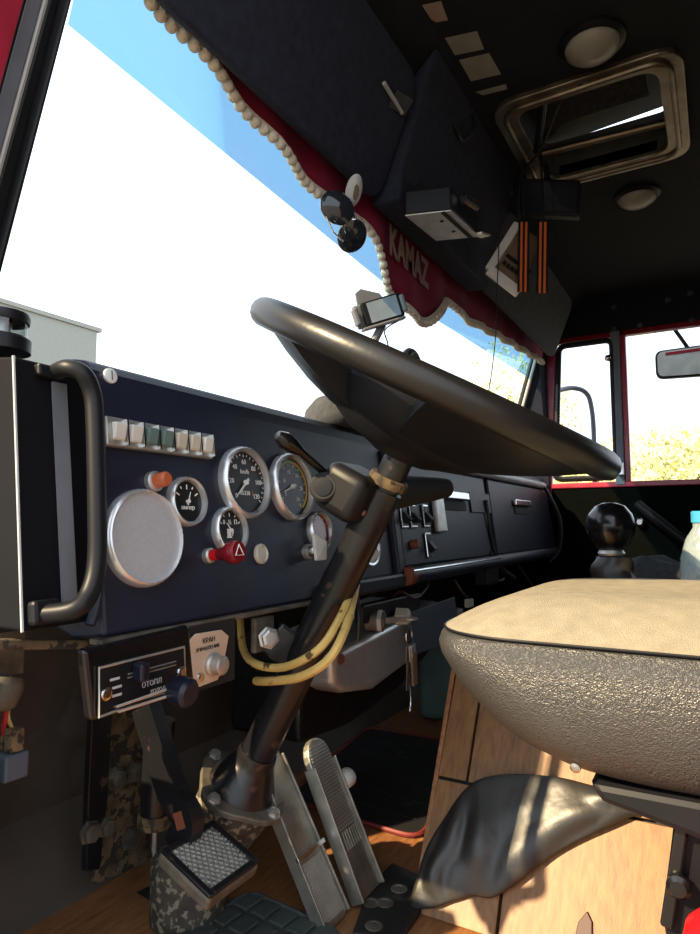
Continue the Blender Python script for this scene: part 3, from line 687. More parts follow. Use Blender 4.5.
# =================================================================== DRIVER SEAT
ST = thing('driver_seat', (.78, 0, 0), 'driver seat cushion with tan velour top and black leather sides', 'seat')
sx0, sx1 = .548, 1.00
sy = .232
zt = .480; yF = .253
def outline(fr, ins, n=12, R_=.10):
    pts = arc2([(sx0+ins, -.37), (sx1-ins, -.37), (sx1-ins, yF-fr), (sx0+ins, yF-fr)], [.03, .03, R_-ins*.3, R_-ins*.3], n); return pts
rings = [(0, .006, .012), (-.004, .002, .006), (-.012, .0, .0015), (-.022, .003, .0), (-.035, .012, .0), (-.050, .024, .001), (-.065, .038, .004), (-.080, .055, .008), (-.093, .074, .015), (-.104, .097, .025), (-.112, .125, .042), (-.117, .17, .07)]
P = []
for dz, fr_, ins in rings: 
    P += [V((x, y, zt+dz)) for x, y in outline(fr_, ins)]
n = len(P)//len(rings); F = [(i*n+j, i*n+(j+1) % n, (i+1)*n+(j+1) % n, (i+1)*n+j) for i in range(len(rings)-1) for j in range(n)]+[tuple(range(n)), tuple(range(len(P)-1, len(P)-n-1, -1))]
part('leather_body', B().add(P, F), 'leather', ST, smooth=True)
P = []; NR = 14
for i in range(NR+1):
    k = i/NR; ol = outline(.004, .008)
    for x, y in ol:
        cx0 = .774; cy0 = min(max(y, -.30), .06); q = V((x, y, 0)).lerp(V((cx0, cy0, 0)), k); h = .034*(1-(1-min(1, k*1.6))**2.4)
        P.append(V((q.x, q.y, zt+.001+h+.004*math.sin(q.x*31+q.y*17)*k)))
b = B().add(P, [(i*n+j, i*n+(j+1) % n, (i+1)*n+(j+1) % n, (i+1)*n+j) for i in range(NR) for j in range(n)]); part('velour_top', b, 'velour', ST, smooth=2)
part('seam_piping', B().tube([V((x, y, zt+.001)) for x, y in outline(.0045, .0085)], .0013, 6, closed=True), 'black', ST, smooth=True)
P = V((sx0+.019, .112, zt-.0985)); part('screw', B().lathe([(.0045, 0), (.0045, .002), (.002, .003)], P, (-1, .1, -.3), 12), 'chrome', ST)
# dark shell below, bracket and pedestal
part('lower_shell', B().prism([(sx0+.03, y, z) for y, z in ((.105, zt-.112), (.095, zt-.128), (.03, zt-.140), (-.06, zt-.165), (-.30, zt-.18), (-.30, zt-.11))], (sx1-sx0-.06, 0, 0)), 'black', ST, bevel=.006)
part('pedestal', B().box((.80, -.16, .15), (.26, .22, .30)), 'black', ST, bevel=.01)
br = [oX(q[0], q[1], .585) for q in ((676, 815), (686, 815), (671, 934), (662, 920))]
part('side_bracket', B().prism([oX(*q, .60) for q in ((675, 812), (715, 820), (715, 990), (676, 990), (662, 915), (668, 870))], (.006, 0, 0)), 'black', ST, bevel=.002)
part('bracket_flange', B().bar(oX(684, 812, .597), oX(667, 925, .597), .010, .012, (0, 1, 0)), 'black_gloss', ST, bevel=.002)
P = oX(679, 882, .596); part('adjuster_knob', B().lathe([(.006, 0), (.009, .004), (.009, .010), (.006, .013)], P, (-1, 0, 0), 20), 'black_gloss', ST, smooth=True)
rb = [oX(*q, .50) for q in ((686, 940), (690, 913), (704, 903), (725, 903), (725, 960))]
pr_ = arc2([(p.y, p.z) for p in rb], .004, 3)
zb = min(p[1] for p in pr_); y0 = max(p[0] for p in pr_); z1 = max(p[1] for p in pr_)-.018
tb = thing('fire_extinguisher', (.55, y0-.05, 0), 'bright red rounded bottle standing beside the seat bracket', 'extinguisher')
b = B().lathe([(.040, 0), (.043, .006), (.043, z1-.04), (.038, z1-.018), (.022, z1-.002), (.014, z1+.004)], (.535, y0-.035, 0), (0, 0, 1), 28); part('bottle', b, 'red_bright', tb, smooth=True)
part('valve', B().lathe([(.014, z1), (.014, z1+.03), (.006, z1+.035)], (.535, y0-.035, 0), (0, 0, 1), 14), 'black', tb, smooth=True)

# gear lever with ball knob and bunched boot
kc = oX(610.5, 526, 1.27); kr = rad(kc, 23.5)
GL = thing('gear_lever', (kc.x, kc.y, .346), 'gear lever with shiny black ball knob and bunched boot', 'gear lever')
part('knob', B().lathe([(kr*.45, -kr*1.05), (kr*.72, -kr*.75), (kr*.96, -kr*.25), (kr, .1*kr), (kr*.88, kr*.5), (kr*.6, kr*.85), (kr*.25, kr*.99), (0, kr)], kc, (0, 0, 1), 32), 'black_gloss', GL, smooth=2)
part('collar', B().lathe([(kr*.5, -kr*1.25), (kr*.55, -kr*1.15), (kr*.48, -kr*1.02)], kc, (0, 0, 1), 20), 'alu', GL, smooth=True)
part('shaft', B().tube([kc-V((0, 0, kr*1.2)), V((kc.x, kc.y-.01, .36))], .010, 10), 'black', GL, smooth=True)
K = 22; prf = []
b = B(); P = []
for i in range(13):
    k = i/12; z = kc.z-kr*1.3-(kc.z-kr*1.3-.347)*k; r0_ = .026+.052*k
    for j in range(K):
        t = 2*pi*j/K; r = r0_+.006*math.sin(i*1.9+2*math.sin(t*2))+.005*math.sin(3*t+i*1.3)
        P.append(V((kc.x+math.cos(t)*r, kc.y-.02*k+math.sin(t)*r*1.1, z)))
b.add(P, [(i*K+j, i*K+(j+1) % K, (i+1)*K+(j+1) % K, (i+1)*K+j) for i in range(12) for j in range(K)])
part('boot', b, 'flap', GL, smooth=2, subs=1)
# second bundle behind: rag
b = B(); c = oX(640, 577, 1.42)
b.ball((c.x, c.y-.02, .346+.085), .09, 18, 10, (1, 1.3, .95))
b.v = [p+V((.008*math.sin(p.y*90+p.z*60), .008*math.sin(p.z*100+p.x*40), .008*math.sin(p.x*80+p.y*70))) for p in b.v]
solo('folded_rag', b, 'grey_cloth', 'crumpled dark cloth lying behind the gear lever', 'cloth', smooth=2)
# water bottle
bp = oX(703, 550, 1.16); BT = thing('water_bottle', (bp.x, bp.y, .346), 'clear plastic water bottle with blue cap at the right edge', 'bottle')
zc_ = oX(697, 520, 1.16).z
part('body', B().lathe([(.030, 0), (.034, .006), (.034, .05), (.0325, .055), (.034, .06), (.034, zc_-.346-.085), (.033, zc_-.346-.06), (.024, zc_-.346-.03), (.013, zc_-.346-.012), (.013, zc_-.346)], (bp.x, bp.y, .346), (0, 0, 1), 28), 'cloudy', BT, smooth=True)
part('cap', B().lathe([(.015, 0), (.015, .016), (.013, .018)], (bp.x, bp.y, zc_-.004), (0, 0, 1), 20), 'blue_cap', BT, smooth=True)
part('label', B().lathe([(.0346, .07), (.0346, .11)], (bp.x, bp.y, .346), (0, 0, 1), 28), 'white_plastic', BT, smooth=True)

# =================================================================== UNDER THE DASHBOARD
HP = thing('heater_control_panel', (.51, .565, .36), 'black heater control panel with two slide levers under the dashboard', 'control panel')
yh = .556
def hq(px, py, off=0): return oY(px, py, yh-off)
c4 = [hq(84, 650), hq(190, 625), hq(196, 689), hq(92, 722)]
part('panel', B().prism(c4, (0, .014, 0)), 'black_gloss', HP, bevel=.004)
c5 = [hq(99, 668, .003), hq(184, 647, .003), hq(186, 686, .003), hq(99, 717, .003)]
part('face_frame', B().tube(c5, .0016, 6, closed=True), 'alu', HP)
part('face_plate', B().prism(c5, (0, .002, 0)), 'black', HP)
ux = (c5[1]-c5[0]).normalized(); uz = (c5[0]-c5[3]).normalized()
for a, c in (((128, 676), (176, 663)), ((114, 709), (165, 695))): part('slot', B().bar(hq(*a, .0035), hq(*c, .0035), .005, .001, (0, 0, 1)), 'alu', HP); part('slot_gap', B().bar(hq(*a, .0042), hq(*c, .0042), .0028, .001, (0, 0, 1)), 'black_matte', HP)
for q in ((106, 694), (181, 672)): bolt(hq(*q, .003), (0, -1, 0), .0055, HP, 'chrome', 'screw', .003)
P = hq(136, 671, .004); part('lever_knob', B().box(P+V((0, -.008, .0)), (.012, .016, .020)), 'blue_plastic', HP, 'blue slide knob', bevel=.003)
P = hq(182, 690, .03)
part('lever_knob', B().lathe([(.013, 0), (.016, .004), (.016, .022), (.012, .026)], P+V((0, .012, 0)), (0, -1, -.1), 18), 'blue_plastic', HP, 'dark blue round lever knob', smooth=True)
for q in ((116, 707), (118, 712)): part('lever_rod', B().tube([hq(*q, .004), P+V((0, .006, .004 if q[1] == 707 else -.004))], .0016, 6), 'alu', HP)
text('lettering', 'ОТОПЛ', hq(152, 683, .0036), ux, uz, .008, 'trim_light', HP); text('lettering', 'ХОЛОД', hq(158, 690, .0036), ux, uz, .006, 'trim_light', HP)
b = B()
for q in ((115, 679), (117, 687), (117, 695)): b.box(hq(*q, .0036), (.012, .0006, .0025), (ux, V((0, 1, 0)), uz))
part('marks', b, 'trim_light', HP)
# beige plate with knob
PL = thing('switch_plate', (.645, .56, .39), 'beige plate with a round knob and dark lettering', 'switch plate')
pq = [hq(*q) for q in ((190, 641), (197, 634), (222, 630), (229, 636), (224, 664), (218, 680), (200, 687), (194, 682))]
pl_ = part('plate', B().prism(pq, (0, .004, 0)), 'beige_plate', PL, bevel=.001)
P = hq(212, 664); part('knob', B().lathe([(.014, 0), (.014, .004), (.0115, .006), (.0115, .018), (.009, .020)], P, (0, -1, 0), 24), 'alu', PL, smooth=True)
for q in ((200, 677), (219, 672)): bolt(hq(*q), (0, -1, 0), .0045, PL, 'chrome', 'screw', .003)
text('lettering', 'КРАН', hq(209, 640, .0006), ux, uz, .0085, 'black', PL); text('lettering', 'УПРАВЛЕНИЯ', hq(208, 648, .0006), ux, uz, .0062, 'black', PL)
part('backing', B().box(hq(215, 655)+V((0, .016, 0)), (.09, .02, .08)), 'black_matte', PL)
# box behind the controls up to dash
# metal heater box right of the column, keys, ignition lock
MB = thing('metal_heater_box', (1.22, .63, .26), 'shiny bare metal box under the dashboard right of the column', 'heater box')
q = [oY(332, 655, .60), oY(440, 600, .60), oY(441, 640, .60), oY(420, 655, .60), oY(375, 690, .60), oY(345, 694, .60), oY(334, 688, .60)]
part('body', B().prism(q, (0, .20, 0)), 'sheet_metal', MB, bevel=.014, segs=4, smooth=True)
bolt(oY(341, 659, .599), (0, -1, 0), .008, MB, 'rust_brown', 'screw', .003)
part('lower_tank', B().prism([oY(300, 640, .66), oY(440, 640, .66), oY(400, 690, .66), oY(350, 725, .66), oY(300, 745, .66)], (0, .16, 0)), 'black_paint', MB, bevel=.01)
bp_ = solo('folder_panel', B().prism([oY(410, 612, .585), oY(455, 597, .585), oY(459, 625, .585), oY(436, 648, .585), oY(415, 655, .585)], (0, .006, 0)), 'bluegrey', 'flat blue-grey panel hanging under the dashboard beside the keys', 'panel', bevel=.002)
IL = thing('ignition_lock', oY(390, 622, .56), 'ignition lock under the dashboard edge holding a key', 'ignition lock')
il = oY(382, 621, .56); part('barrel', B().lathe([(.018, -.03), (.018, .0), (.015, .006)], il, (.25, -1, 0), 20), 'dirty_metal', IL, smooth=True)
part('nut', B().lathe([(.022, -.006), (.022, .002)], il, (.25, -1, 0), 6), 'trim_light', IL)
part('mount_bar', B().box(oY(390, 607, .585)+V((0, .0, 0)), (.26, .02, .035)), 'black', IL, bevel=.003)
il2 = oY(402, 618, .55); part('switch_nut', B().lathe([(.018, -.02), (.018, .004), (.012, .008)], il2+V((.02, 0, 0)), (.25, -1, 0), 6), 'frost', IL)
KY = thing('key_bunch', oY(411, 680, .53), 'bunch of keys hanging from the ignition lock', 'keys')
k0 = il+V((.02, -.02, 0)); part('key', B().bar(il, k0+V((.03, -.012, 0)), .010, .003, (0, 0, 1)).lathe([(.014, -.0015), (.014, .0015)], k0+V((.035, -.014, 0)), (0, 0, 1), 16), 'alu', KY)
rc = oY(409, 636, .525); part('key_ring', B().tube([rc+V((.014*math.cos(t), 0, .016*math.sin(t))) for t in [2*pi*i/16 for i in range(16)]], .0014, 6, closed=True), 'chrome', KY)
for dx, l, r in ((-.006, .085, 0), (.008, .08, .08), (.014, .07, .16)):
    p0 = rc+V((dx*.5, -.003*r*10, -.014)); p1 = p0+V((dx, 0, -l)); part('key', B().bar(p0+V((0, 0, -.004)), p0.lerp(p1, .42), .020, .0026, EX).bar(p0.lerp(p1, .42), p1, .010, .0026, EX), 'alu' if r else 'dirty_metal', KY, bevel=.001)
part('fob', B().bar(rc+V((.012, -.004, -.03)), rc+V((.016, -.004, -.095)), .022, .006, EX), 'brown_face', KY, bevel=.003)
part('chain', B().tube(smooth_path([rc+V((0, 0, -.016)), rc+V((-.004, 0, -.06)), rc+V((.006, 0, -.115)), rc+V((.002, 0, -.14))], 4), .0014, 5), 'chrome', KY)
# cables around the column
def cable(name, pts, r, mt, label, cat='cable', **k): return solo(name, B().tube(smooth_path(pts, 6), r, 8), mt, label, cat, smooth=True, **k)
cable('yellow_cable', [oX(240, 615, .80), oX(243, 648, .775), oX(256, 664, .745), oX(285, 667, .735), oX(318, 650, .735), oX(338, 622, .76), oX(349, 596, .81), oX(352, 580, .86)], .0058, 'wire_yellow', 'yellow taped cable looped high around the steering column')
cable('yellow_cable', [oX(256, 681, .765), oX(270, 681, .745), oX(300, 677, .73), oX(328, 660, .73), oX(344, 632, .755), oX(352, 604, .81), oX(356, 585, .87)], .0062, 'wire_yellow', 'lower taped yellow cable with its cut end by the column')
cable('black_cable', [oX(358, 640, .85), oX(359, 615, .85), oX(356, 592, .87), oX(352, 575, .90)], .004, 'wire_black', 'thin black cable running beside the steering column')
cable('wire', [oY(392, 600, .60), oY(400, 592, .58), oY(415, 598, .575), oY(425, 590, .58), oY(432, 575, .60)], .003, 'wire_brown', 'brown wire loop under the middle of the dashboard')
cable('wire', [oY(455, 580, .60), oY(462, 592, .585), oY(470, 600, .58)], .003, 'wire_brown', 'brown wire with white plug under the glove box')
P = oY(469, 603, .578); solo('wire_plug', B().box(P, (.035, .015, .022)), 'cream', 'small cream plug dangling under the glove box', 'plug', bevel=.003)
P = oY(487, 575, .57); solo('relay_box', B().box(P, (.10, .04, .05)), 'black', 'small black relay box under the glove box', 'relay', bevel=.004)
cable('wire', [oY(490, 552, .565), oY(500, 566, .555), oY(504, 578, .56), oY(494, 582, .57)], .004, 'wire_black', 'black wire loop in front of the glove box ledge')
cable('wire', [oY(486, 500, .575), oY(492, 540, .565), oY(500, 565, .555), oY(515, 578, .56)], .005, 'wire_black', 'black wire running down the gap left of the glove box')
cable('wire', [(2.535, .588, .728), oX(549, 495, 2.52), oX(560, 520, 2.50), oX(560, 548, 2.48), oX(550, 562, 2.45)], .007, 'wire_black', 'black hose bending down from the pale grab rail')
# teal canister and dark box in the footwell
b = B().box((1.62, .70, .12), (.20, .16, .24)); TC = thing('plastic_canister', (1.93, .74, 0), 'pale teal plastic canister in the passenger footwell', 'canister')
cp_ = oZ(441, 690, .10); cx2 = 1.60
part('body', B().box((1.93, .74, .135), (.22, .15, .27)), 'teal', TC, bevel=.025, segs=4, smooth=True); part('neck', B().lathe([(.022, 0), (.022, .035), (.018, .038)], (1.95, .74, .265), (0, 0, 1), 18), 'teal', TC, smooth=True)
part('cap', B().lathe([(.026, 0), (.026, .022)], (1.95, .74, .295), (0, 0, 1), 18), 'white_plastic', TC, smooth=True)
solo('blue_jug', B().lathe([(.10, 0), (.11, .01), (.11, .20), (.07, .25), (.03, .27), (.03, .30)], (2.32, .66, 0), (0, 0, 1), 28), 'teal', 'greenish plastic jug under the glove box', 'jug', smooth=True)
solo('silver_strip', B().bar(oZ(455, 712, .02), oZ(472, 700, .02), .02, .01), 'alu', 'small shiny metal strip on the floor by the tunnel', 'strip', bevel=.002)
# left: connectors with wires, bracket strip, switch unit, lamp
CN = thing('wire_connector', oX(18, 770, .45), 'blue-black wire connector with cream plugs at the left edge', 'connector')
c = oX(8, 764, .47); part('block', B().box(c, (.03, .036, .030)), 'bluegrey', CN, bevel=.003)
for dx in (-.010, .010): part('plug', B().box(oX(9, 738, .47)+V((0, dx, 0)), (.016, .016, .026)), 'rusty', CN, bevel=.002)
part('red_wire', B().tube(smooth_path([oX(3, 735, .465), oX(7, 700, .465), oX(4, 680, .465), oX(2, 655, .47)], 4), .003, 6), 'wire_red', CN, smooth=True)
part('yellow_wire', B().tube(smooth_path([oX(14, 732, .47), oX(8, 715, .47), oX(11, 690, .47), oX(6, 655, .47)], 4), .0022, 6), 'wire_yellow', CN, smooth=True)
P = oX(6, 670, .46); solo('cable_gland', B().lathe([(.02, 0), (.022, .01), (.016, .03), (.010, .035)], P+V((0, 0, -.01)), (-.3, -.2, -1), 16).box(P+V((0, .02, .02)), (.03, .06, .05)), 'dirty_metal', 'dirty metal cable bracket hanging at the far left under the dashboard', 'bracket', smooth=True)
solo('under_rail', B().bar(oY(-20, 644, .62), oY(84, 644, .62), .010, .02), 'rusty', 'rusty rail under the dashboard left end', 'rail', bevel=.003)
BS = thing('pedal_bracket', oY(100, 870, .80), 'black steel pedal bracket strip bolted to the firewall', 'bracket')
part('strip', B().prism([oY(*q, .83) for q in ((92, 715), (113, 712), (108, 800), (100, 870), (86, 872), (88, 800))], (0, .012, 0)), 'black_paint', BS, bevel=.002)
bolt(oY(89, 832, .829), (0, -1, 0), .014, BS, 'dirty_metal'); bolt(oY(106, 827, .829), (0, -1, 0), .012, BS, 'dirty_metal')
GP = thing('gusset_plate', oY(135, 880, .84), 'grimy metal plate with bolts behind the clutch pedal', 'plate')
part('plate', B().prism([oY(*q, .86) for q in ((112, 700), (150, 720), (148, 800), (150, 862), (95, 885), (108, 800))], (0, .012, 0)), 'rusty', GP, bevel=.003)
for q in ((134, 771), (116, 778), (130, 838)): bolt(oY(*q, .859), (0, -1, 0), .015, GP, 'dirty_metal')
CY_ = thing('master_cylinder', oX(155, 830, .66), 'clutch cylinder with rusty ring and push rod behind the pedal', 'cylinder')
t0 = oX(160, 720, .72); t1 = oX(155, 812, .72); part('barrel', B().tube([t0, t1], .022, 16), 'black_paint', CY_, smooth=True); part('ring', B().tube([t1, t1+(t1-t0)*.14], .025, 16), 'rusty', CY_, smooth=True)
part('push_rod', B().tube([t1, oX(154, 850, .72), oX(158, 872, .72)], .0035, 8), 'alu', CY_, smooth=True)
solo('floor_patch', B().prism([oZ(*q, .0) for q in ((137, 893), (165, 880), (190, 885), (195, 905), (170, 912))], (0, 0, .002)), 'black_matte', 'dark rubber patch on the wood floor behind the canister', 'patch')

# =================================================================== HEADER AND WINDSCREEN THINGS
# valance with fringe
VA = thing('valance_curtain', (1.5, .57, 1.07), 'red velvet windscreen valance with cream ball fringe', 'curtain')
KP = [(.45, 1.25), (.60, 1.225), (.75, 1.195), (.92, 1.165), (1.03, 1.18), (1.10, 1.165), (1.17, 1.09), (1.26, 1.065), (1.38, 1.068), (1.47, 1.13), (1.53, 1.165), (1.65, 1.155), (1.95, 1.185), (2.25, 1.21), (2.56, 1.235)]
KS = smooth_path([V((x, 0, z)) for x, z in KP], 6)
def vY(x): return .585
b = B(); n = len(KS); P = []
for k in KS:
    for j in range(7):
        t = j/6; z = k.z+(1.368-k.z)*t; P.append(V((k.x, .588-.010*t+.006*math.sin(k.x*38)*(1-t), z)))
b.add(P, [(i*7+j, (i+1)*7+j, (i+1)*7+j+1, i*7+j+1) for i in range(n-1) for j in range(6)])
part('cloth', b, 'velvet', VA, smooth=2, solid=.004)
part('braid', B().tube([V((k.x, .583+.006*math.sin(k.x*38), k.z)) for k in KS], .0055, 6), 'fringe', VA, smooth=True)
acc = 0; last = KS[0]; seg = []
for k in KS[1:]:
    d = (k-last).length
    while acc <= d: seg.append(last.lerp(k, acc/d if d else 0)); acc += .0175
    acc -= d; last = k
bm_ = None
for k in seg:
    Pc = V((k.x, .580+.006*math.sin(k.x*38), k.z-.011)); b = B().ball(Pc, .0092, 8, 6)
    part('fringe_ball', b, 'fringe', VA, smooth=2)
for s, px in zip('KAMAZ', ((401, 247), (407, 255), (412, 262), (418, 269), (424, 275))): pass
c = oY(412, 261, .575)
text('lettering', 'KAMAZ', V((c.x-.01, .5755, c.z)), V((1, 0, -.05)), V((0, 0, 1)), .092, 'paper_pink', VA, xs=.66, bold=.003)
# shelf below the header, dark cloth
sh = B().prism([(1.068, .500, 1.265), (1.068, .505, 1.205), (1.068, .566, 1.205), (1.068, .566, 1.365), (1.068, .425, 1.49)], (.55, 0, 0))
solo('header_shelf', sh, 'navy_cloth', 'navy cloth-covered shelf under the middle of the header', 'shelf', bevel=.008, segs=3)
# sun visors
v1 = thing('sun_visor', (.76, .54, 1.2), 'wide navy cloth sun visor above the driver side windscreen', 'sun visor')
def vis(T, x0, x1, ya, za, yb, zb, mt):
    pl2 = arc2([(x0, 0), (x1, 0), (x1, 1), (x0, 1)], .04, 5) if False else None
    L = V((0, yb-ya, zb-za)).length; d = V((0, yb-ya, zb-za))/L; n_ = EX.cross(d)
    o2 = arc2([(x0, 0), (x1, 0), (x1, L), (x0, L)], .045, 6)
    part('pad', B().prism([V((u, ya, za))+d*v-n_*.01 for u, v in o2], n_*.020), mt, T, bevel=.006, segs=3, smooth=True)
    part('pivot_rod', B().tube([V((x0+.05, yb+.01, zb+.005)), V((x1-.05, yb+.01, zb+.005))], .006, 8), 'black', T)
vis(v1, .47, 1.06, .555, 1.205, .465, 1.43, 'navy_cloth')
v2 = thing('sun_visor', (2.0, .54, 1.2), 'grey cloth sun visor above the passenger side windscreen', 'sun visor')
vis(v2, 1.62, 2.46, .53, 1.215, .45, 1.42, 'grey_cloth')
# sunglasses tucked at the visor edge
SG = thing('sunglasses', oY(345, 240, .54), 'dark sunglasses hanging from the valance beside the visor', 'sunglasses')
for q, r, ax in (((337, 208), .030, (-.75, -.6, -.25)), ((352, 236), .030, (-.45, -.5, -.75))):
    c = oY(*q, .545); part('lens', B().lathe([(r*.98, 0), (r, .002), (r*.7, .007), (0, .010)], c, ax, 24, sx=1.0, sy=.85), 'smoked', SG, smooth=True)
    a_ = V(ax).normalized(); u_ = a_.orthogonal().normalized(); w_ = a_.cross(u_)
    part('wire_frame', B().tube([c+(u_*math.cos(t)+w_*math.sin(t)*.85)*r for t in [2*pi*i/24 for i in range(24)]], .0016, 6, closed=True), 'chrome', SG)
part('bridge', B().tube([oY(326, 216, .545), oY(333, 232, .54), oY(343, 241, .545)], .0014, 6), 'chrome', SG); part('temple', B().tube([oY(347, 200, .545), oY(354, 215, .545), oY(357, 228, .545)], .0014, 6), 'black', SG)
# small round clip lamp above it
CLp = thing('clip_lamp', oY(352, 190, .53), 'small oval chrome clip beside the sunglasses', 'clip')
c = oY(353, 190, .525); part('shell', B().lathe([(.020, 0), (.022, .004), (.017, .010), (.008, .013)], c, (-.35, -.6, -.7), 20, sx=1.3, sy=.7), 'trim_light', CLp, smooth=True)
part('glint_plate', B().lathe([(.010, .0125), (.009, .015)], c, (-.35, -.6, -.7), 14, sx=1.4, sy=.6), 'chrome', CLp)
# radio set under the header
RD = thing('cb_radio', (1.18, .45, 1.16), 'two-way radio with bare metal underside hung below the header', 'radio')
cr = [oZ(451, 211, 1.16), oZ(479, 237, 1.16), oZ(436, 241, 1.16), oZ(405, 216, 1.16)]
part('underside', B().prism(cr, (0, 0, .003)), 'alu', RD, bevel=.001)
part('body', B().prism([p+V((0, 0, .004)) for p in cr], (0, 0, .045)), 'black', RD, bevel=.003)
e0 = cr[0].lerp(cr[3], .18); e1 = cr[1].lerp(cr[2], .18); part('edge_slot', B().bar(e0+V((0, 0, -.0005)), e1+V((0, 0, -.0005)), .008, .002, (1, 0, 0)), 'black_matte', RD)
for t in (.3, .7): 
    s_ = cr[0].lerp(cr[3], .4).lerp(cr[1].lerp(cr[2], .4), t); part('screw', B().lathe([(.004, 0), (.004, .001)], s_, (0, 0, -1), 10), 'black_matte', RD)
cn = oZ(467, 203, 1.195); part('antenna_plug', B().tube([cn-V((.022, 0, .0)), cn+V((.022, -.012, 0))], .009, 12), 'chrome', RD, smooth=True)
part('side_bracket', B().bar(cr[1]+V((-.01, 0, .003)), cr[1]+V((.045, .0, .02)), .02, .004, (0, 1, 0)), 'alu', RD)
mc_ = (cr[2]+cr[3])/2
part('mount', B().bar(mc_+V((0, -.02, .044)), V((mc_.x, .503, 1.24)), .05, .006), 'black', RD)
# boxed device with ribbons
IC = thing('hanging_box', oY(515, 290, .42), 'tilted thin box with white rim hanging under the header', 'box')
fa = [oX(518, 224, 1.56), oX(489, 270, 1.52), oX(519, 293, 1.56), oX(541, 240, 1.60)]
part('back', B().prism(fa, (.012, .014, .004)), 'brown_face', IC, bevel=.001)
part('hanger_cord', B().tube([fa[0], V((fa[0].x, fa[0].y-.01, ZC))], .002, 6), 'wire_black', IC)
part('rim_strip', B().bar(fa[0], fa[1], .022, .012, (.3, -1, 0)), 'white_plastic', IC, bevel=.002)
part('rim_strip', B().bar(fa[1]+V((-.004, 0, 0)), fa[2], .026, .012, (.0, -.3, 1)), 'white_plastic', IC, bevel=.002)
dd = (fa[2]-fa[1]).normalized(); nn = (fa[0]-fa[1]).normalized()
b = B()
for k in range(6): p0 = fa[1].lerp(fa[2], .18+k*.13)+nn*.030+V((-.006, -.012, 0)); b.box(p0, (.010, .002, .010), (dd, dd.cross(nn), nn))
part('printed_marks', b, 'black', IC)
part('slot', B().bar(fa[1].lerp(fa[2], .12)+nn*.052+V((-.004, -.01, 0)), fa[1].lerp(fa[2], .9)+nn*.052+V((-.004, -.01, 0)), .008, .002, nn), 'black', IC)
for x, ytop, ybot, w, lab in ((524, 222, 292, .020, 'left of two orange and black striped ribbons beside the hanging box'), (543, 222, 293, .020, 'right of two orange and black striped ribbons beside the hanging box')):
    a0 = oX(x, ytop, 1.535); a1 = oX(x-1, ybot, 1.535); RB = thing('striped_ribbon', a1, lab, 'ribbon', 'striped ribbons')
    sd_ = V((.5, -.87, 0)); part('hanger_loop', B().tube([a0, V((a0.x, a0.y, ZC))], .003, 6), 'black', RB)
    for k in range(5): part('stripe', B().bar(a0+sd_*((k-2)*.0056), a1+sd_*((k-2)*.0056), .0055, .0014, sd_), ('black', 'orange', 'black', 'orange', 'black')[k], RB)
# black monitor under the ceiling
MO = thing('ceiling_monitor', oZ(545, 195, 1.45), 'flat black monitor box hanging in front of the roof hatch', 'monitor')
fa = [oX(513, 177, 1.60), oX(580, 179, 1.60), oX(578, 216, 1.60), oX(511, 213, 1.60)]
part('case', B().prism(fa, (.035, .0, .0)), 'black', MO, bevel=.006); part('screen', B().prism([fa[0].lerp(fa[2], .08)+V((-.001, 0, 0)), fa[1].lerp(fa[3], .08)+V((-.001, 0, 0)), fa[2].lerp(fa[0], .08)+V((-.001, 0, 0)), fa[3].lerp(fa[1], .08)+V((-.001, 0, 0))], (.002, 0, 0)), 'smoked', MO)
part('hanger', B().bar((fa[0]+fa[1])/2+V((.015, 0, 0)), V((1.615, (fa[0].y+fa[1].y)/2, ZC)), .03, .01), 'black', MO)
# phone holder with phone on the dashboard
PH = thing('phone_holder', (1.04, .66, .77), 'grey phone cradle on a stalk in front of the windscreen', 'phone holder')
cc = oY(379, 311, .60); fx = V((.60, -.76, .34)).normalized(); fn = V((-.72, -.62, -.12)); fn = (fn-fx*fn.dot(fx)).normalized(); fz = fn.cross(fx).normalized()
if fz.z < 0: fz = -fz
part('cradle', B().box(cc-fn*.008, (.105, .012, .050), (fx, fn, fz)), 'mid_grey', PH, bevel=.004)
for s_ in (-1, 1): part('jaw', B().box(cc+fx*(s_*.052)+fn*.004, (.010, .026, .036), (fx, fn, fz)), 'mid_grey', PH, bevel=.003)
part('wing', B().prism([cc+fx*u_+fz*v_-fn*.012 for u_, v_ in ((-.040, .022), (-.036, .050), (-.022, .056), (.015, .036), (.02, .022))], fn*.006), 'mid_grey', PH, bevel=.002)
part('ledge', B().box(cc-fz*.029+fn*.004, (.095, .026, .006), (fx, fn, fz)), 'mid_grey', PH, bevel=.002)
st_ = oY(371, 347, .61); part('stalk', B().tube([cc-fn*.012, cc-fz*.03-fn*.012, st_, V((st_.x-.02, .64, .775))], .009, 10), 'mid_grey', PH, smooth=True)
part('foot', B().lathe([(.038, 0), (.036, .012), (.02, .02)], V((st_.x-.02, .645, .766)), (0, 0, 1), 20), 'black', PH, smooth=True)
SP = thing('smartphone', cc-fz*.03, 'smartphone clamped in the cradle in front of the windscreen', 'phone')
part('case', B().box(cc+fn*.0065+fx*.006, (.088, .010, .050), (fx, fn, fz)), 'black', SP, bevel=.004); part('screen', B().box(cc+fn*.012+fx*.008, (.066, .001, .042), (fx, fn, fz)), 'screen', SP)
cable('charger_wire', [cc-fz*.030+fx*.04-fn*.004, oY(385, 330, .59), oY(388, 345, .60), oY(387, 365, .62)], .0014, 'wire_black', 'thin charging wire hanging from the phone cradle')
# thin aerial wire in front of valance
cable('hanging_wire', [V((oY(497, 292, .45).x, .43, 1.47)), oY(497, 292, .45), oY(496, 330, .45), oY(492, 370, .46), oY(487, 400, .47)], .0013, 'wire_black', 'thin black wire hanging in front of the passenger windscreen')
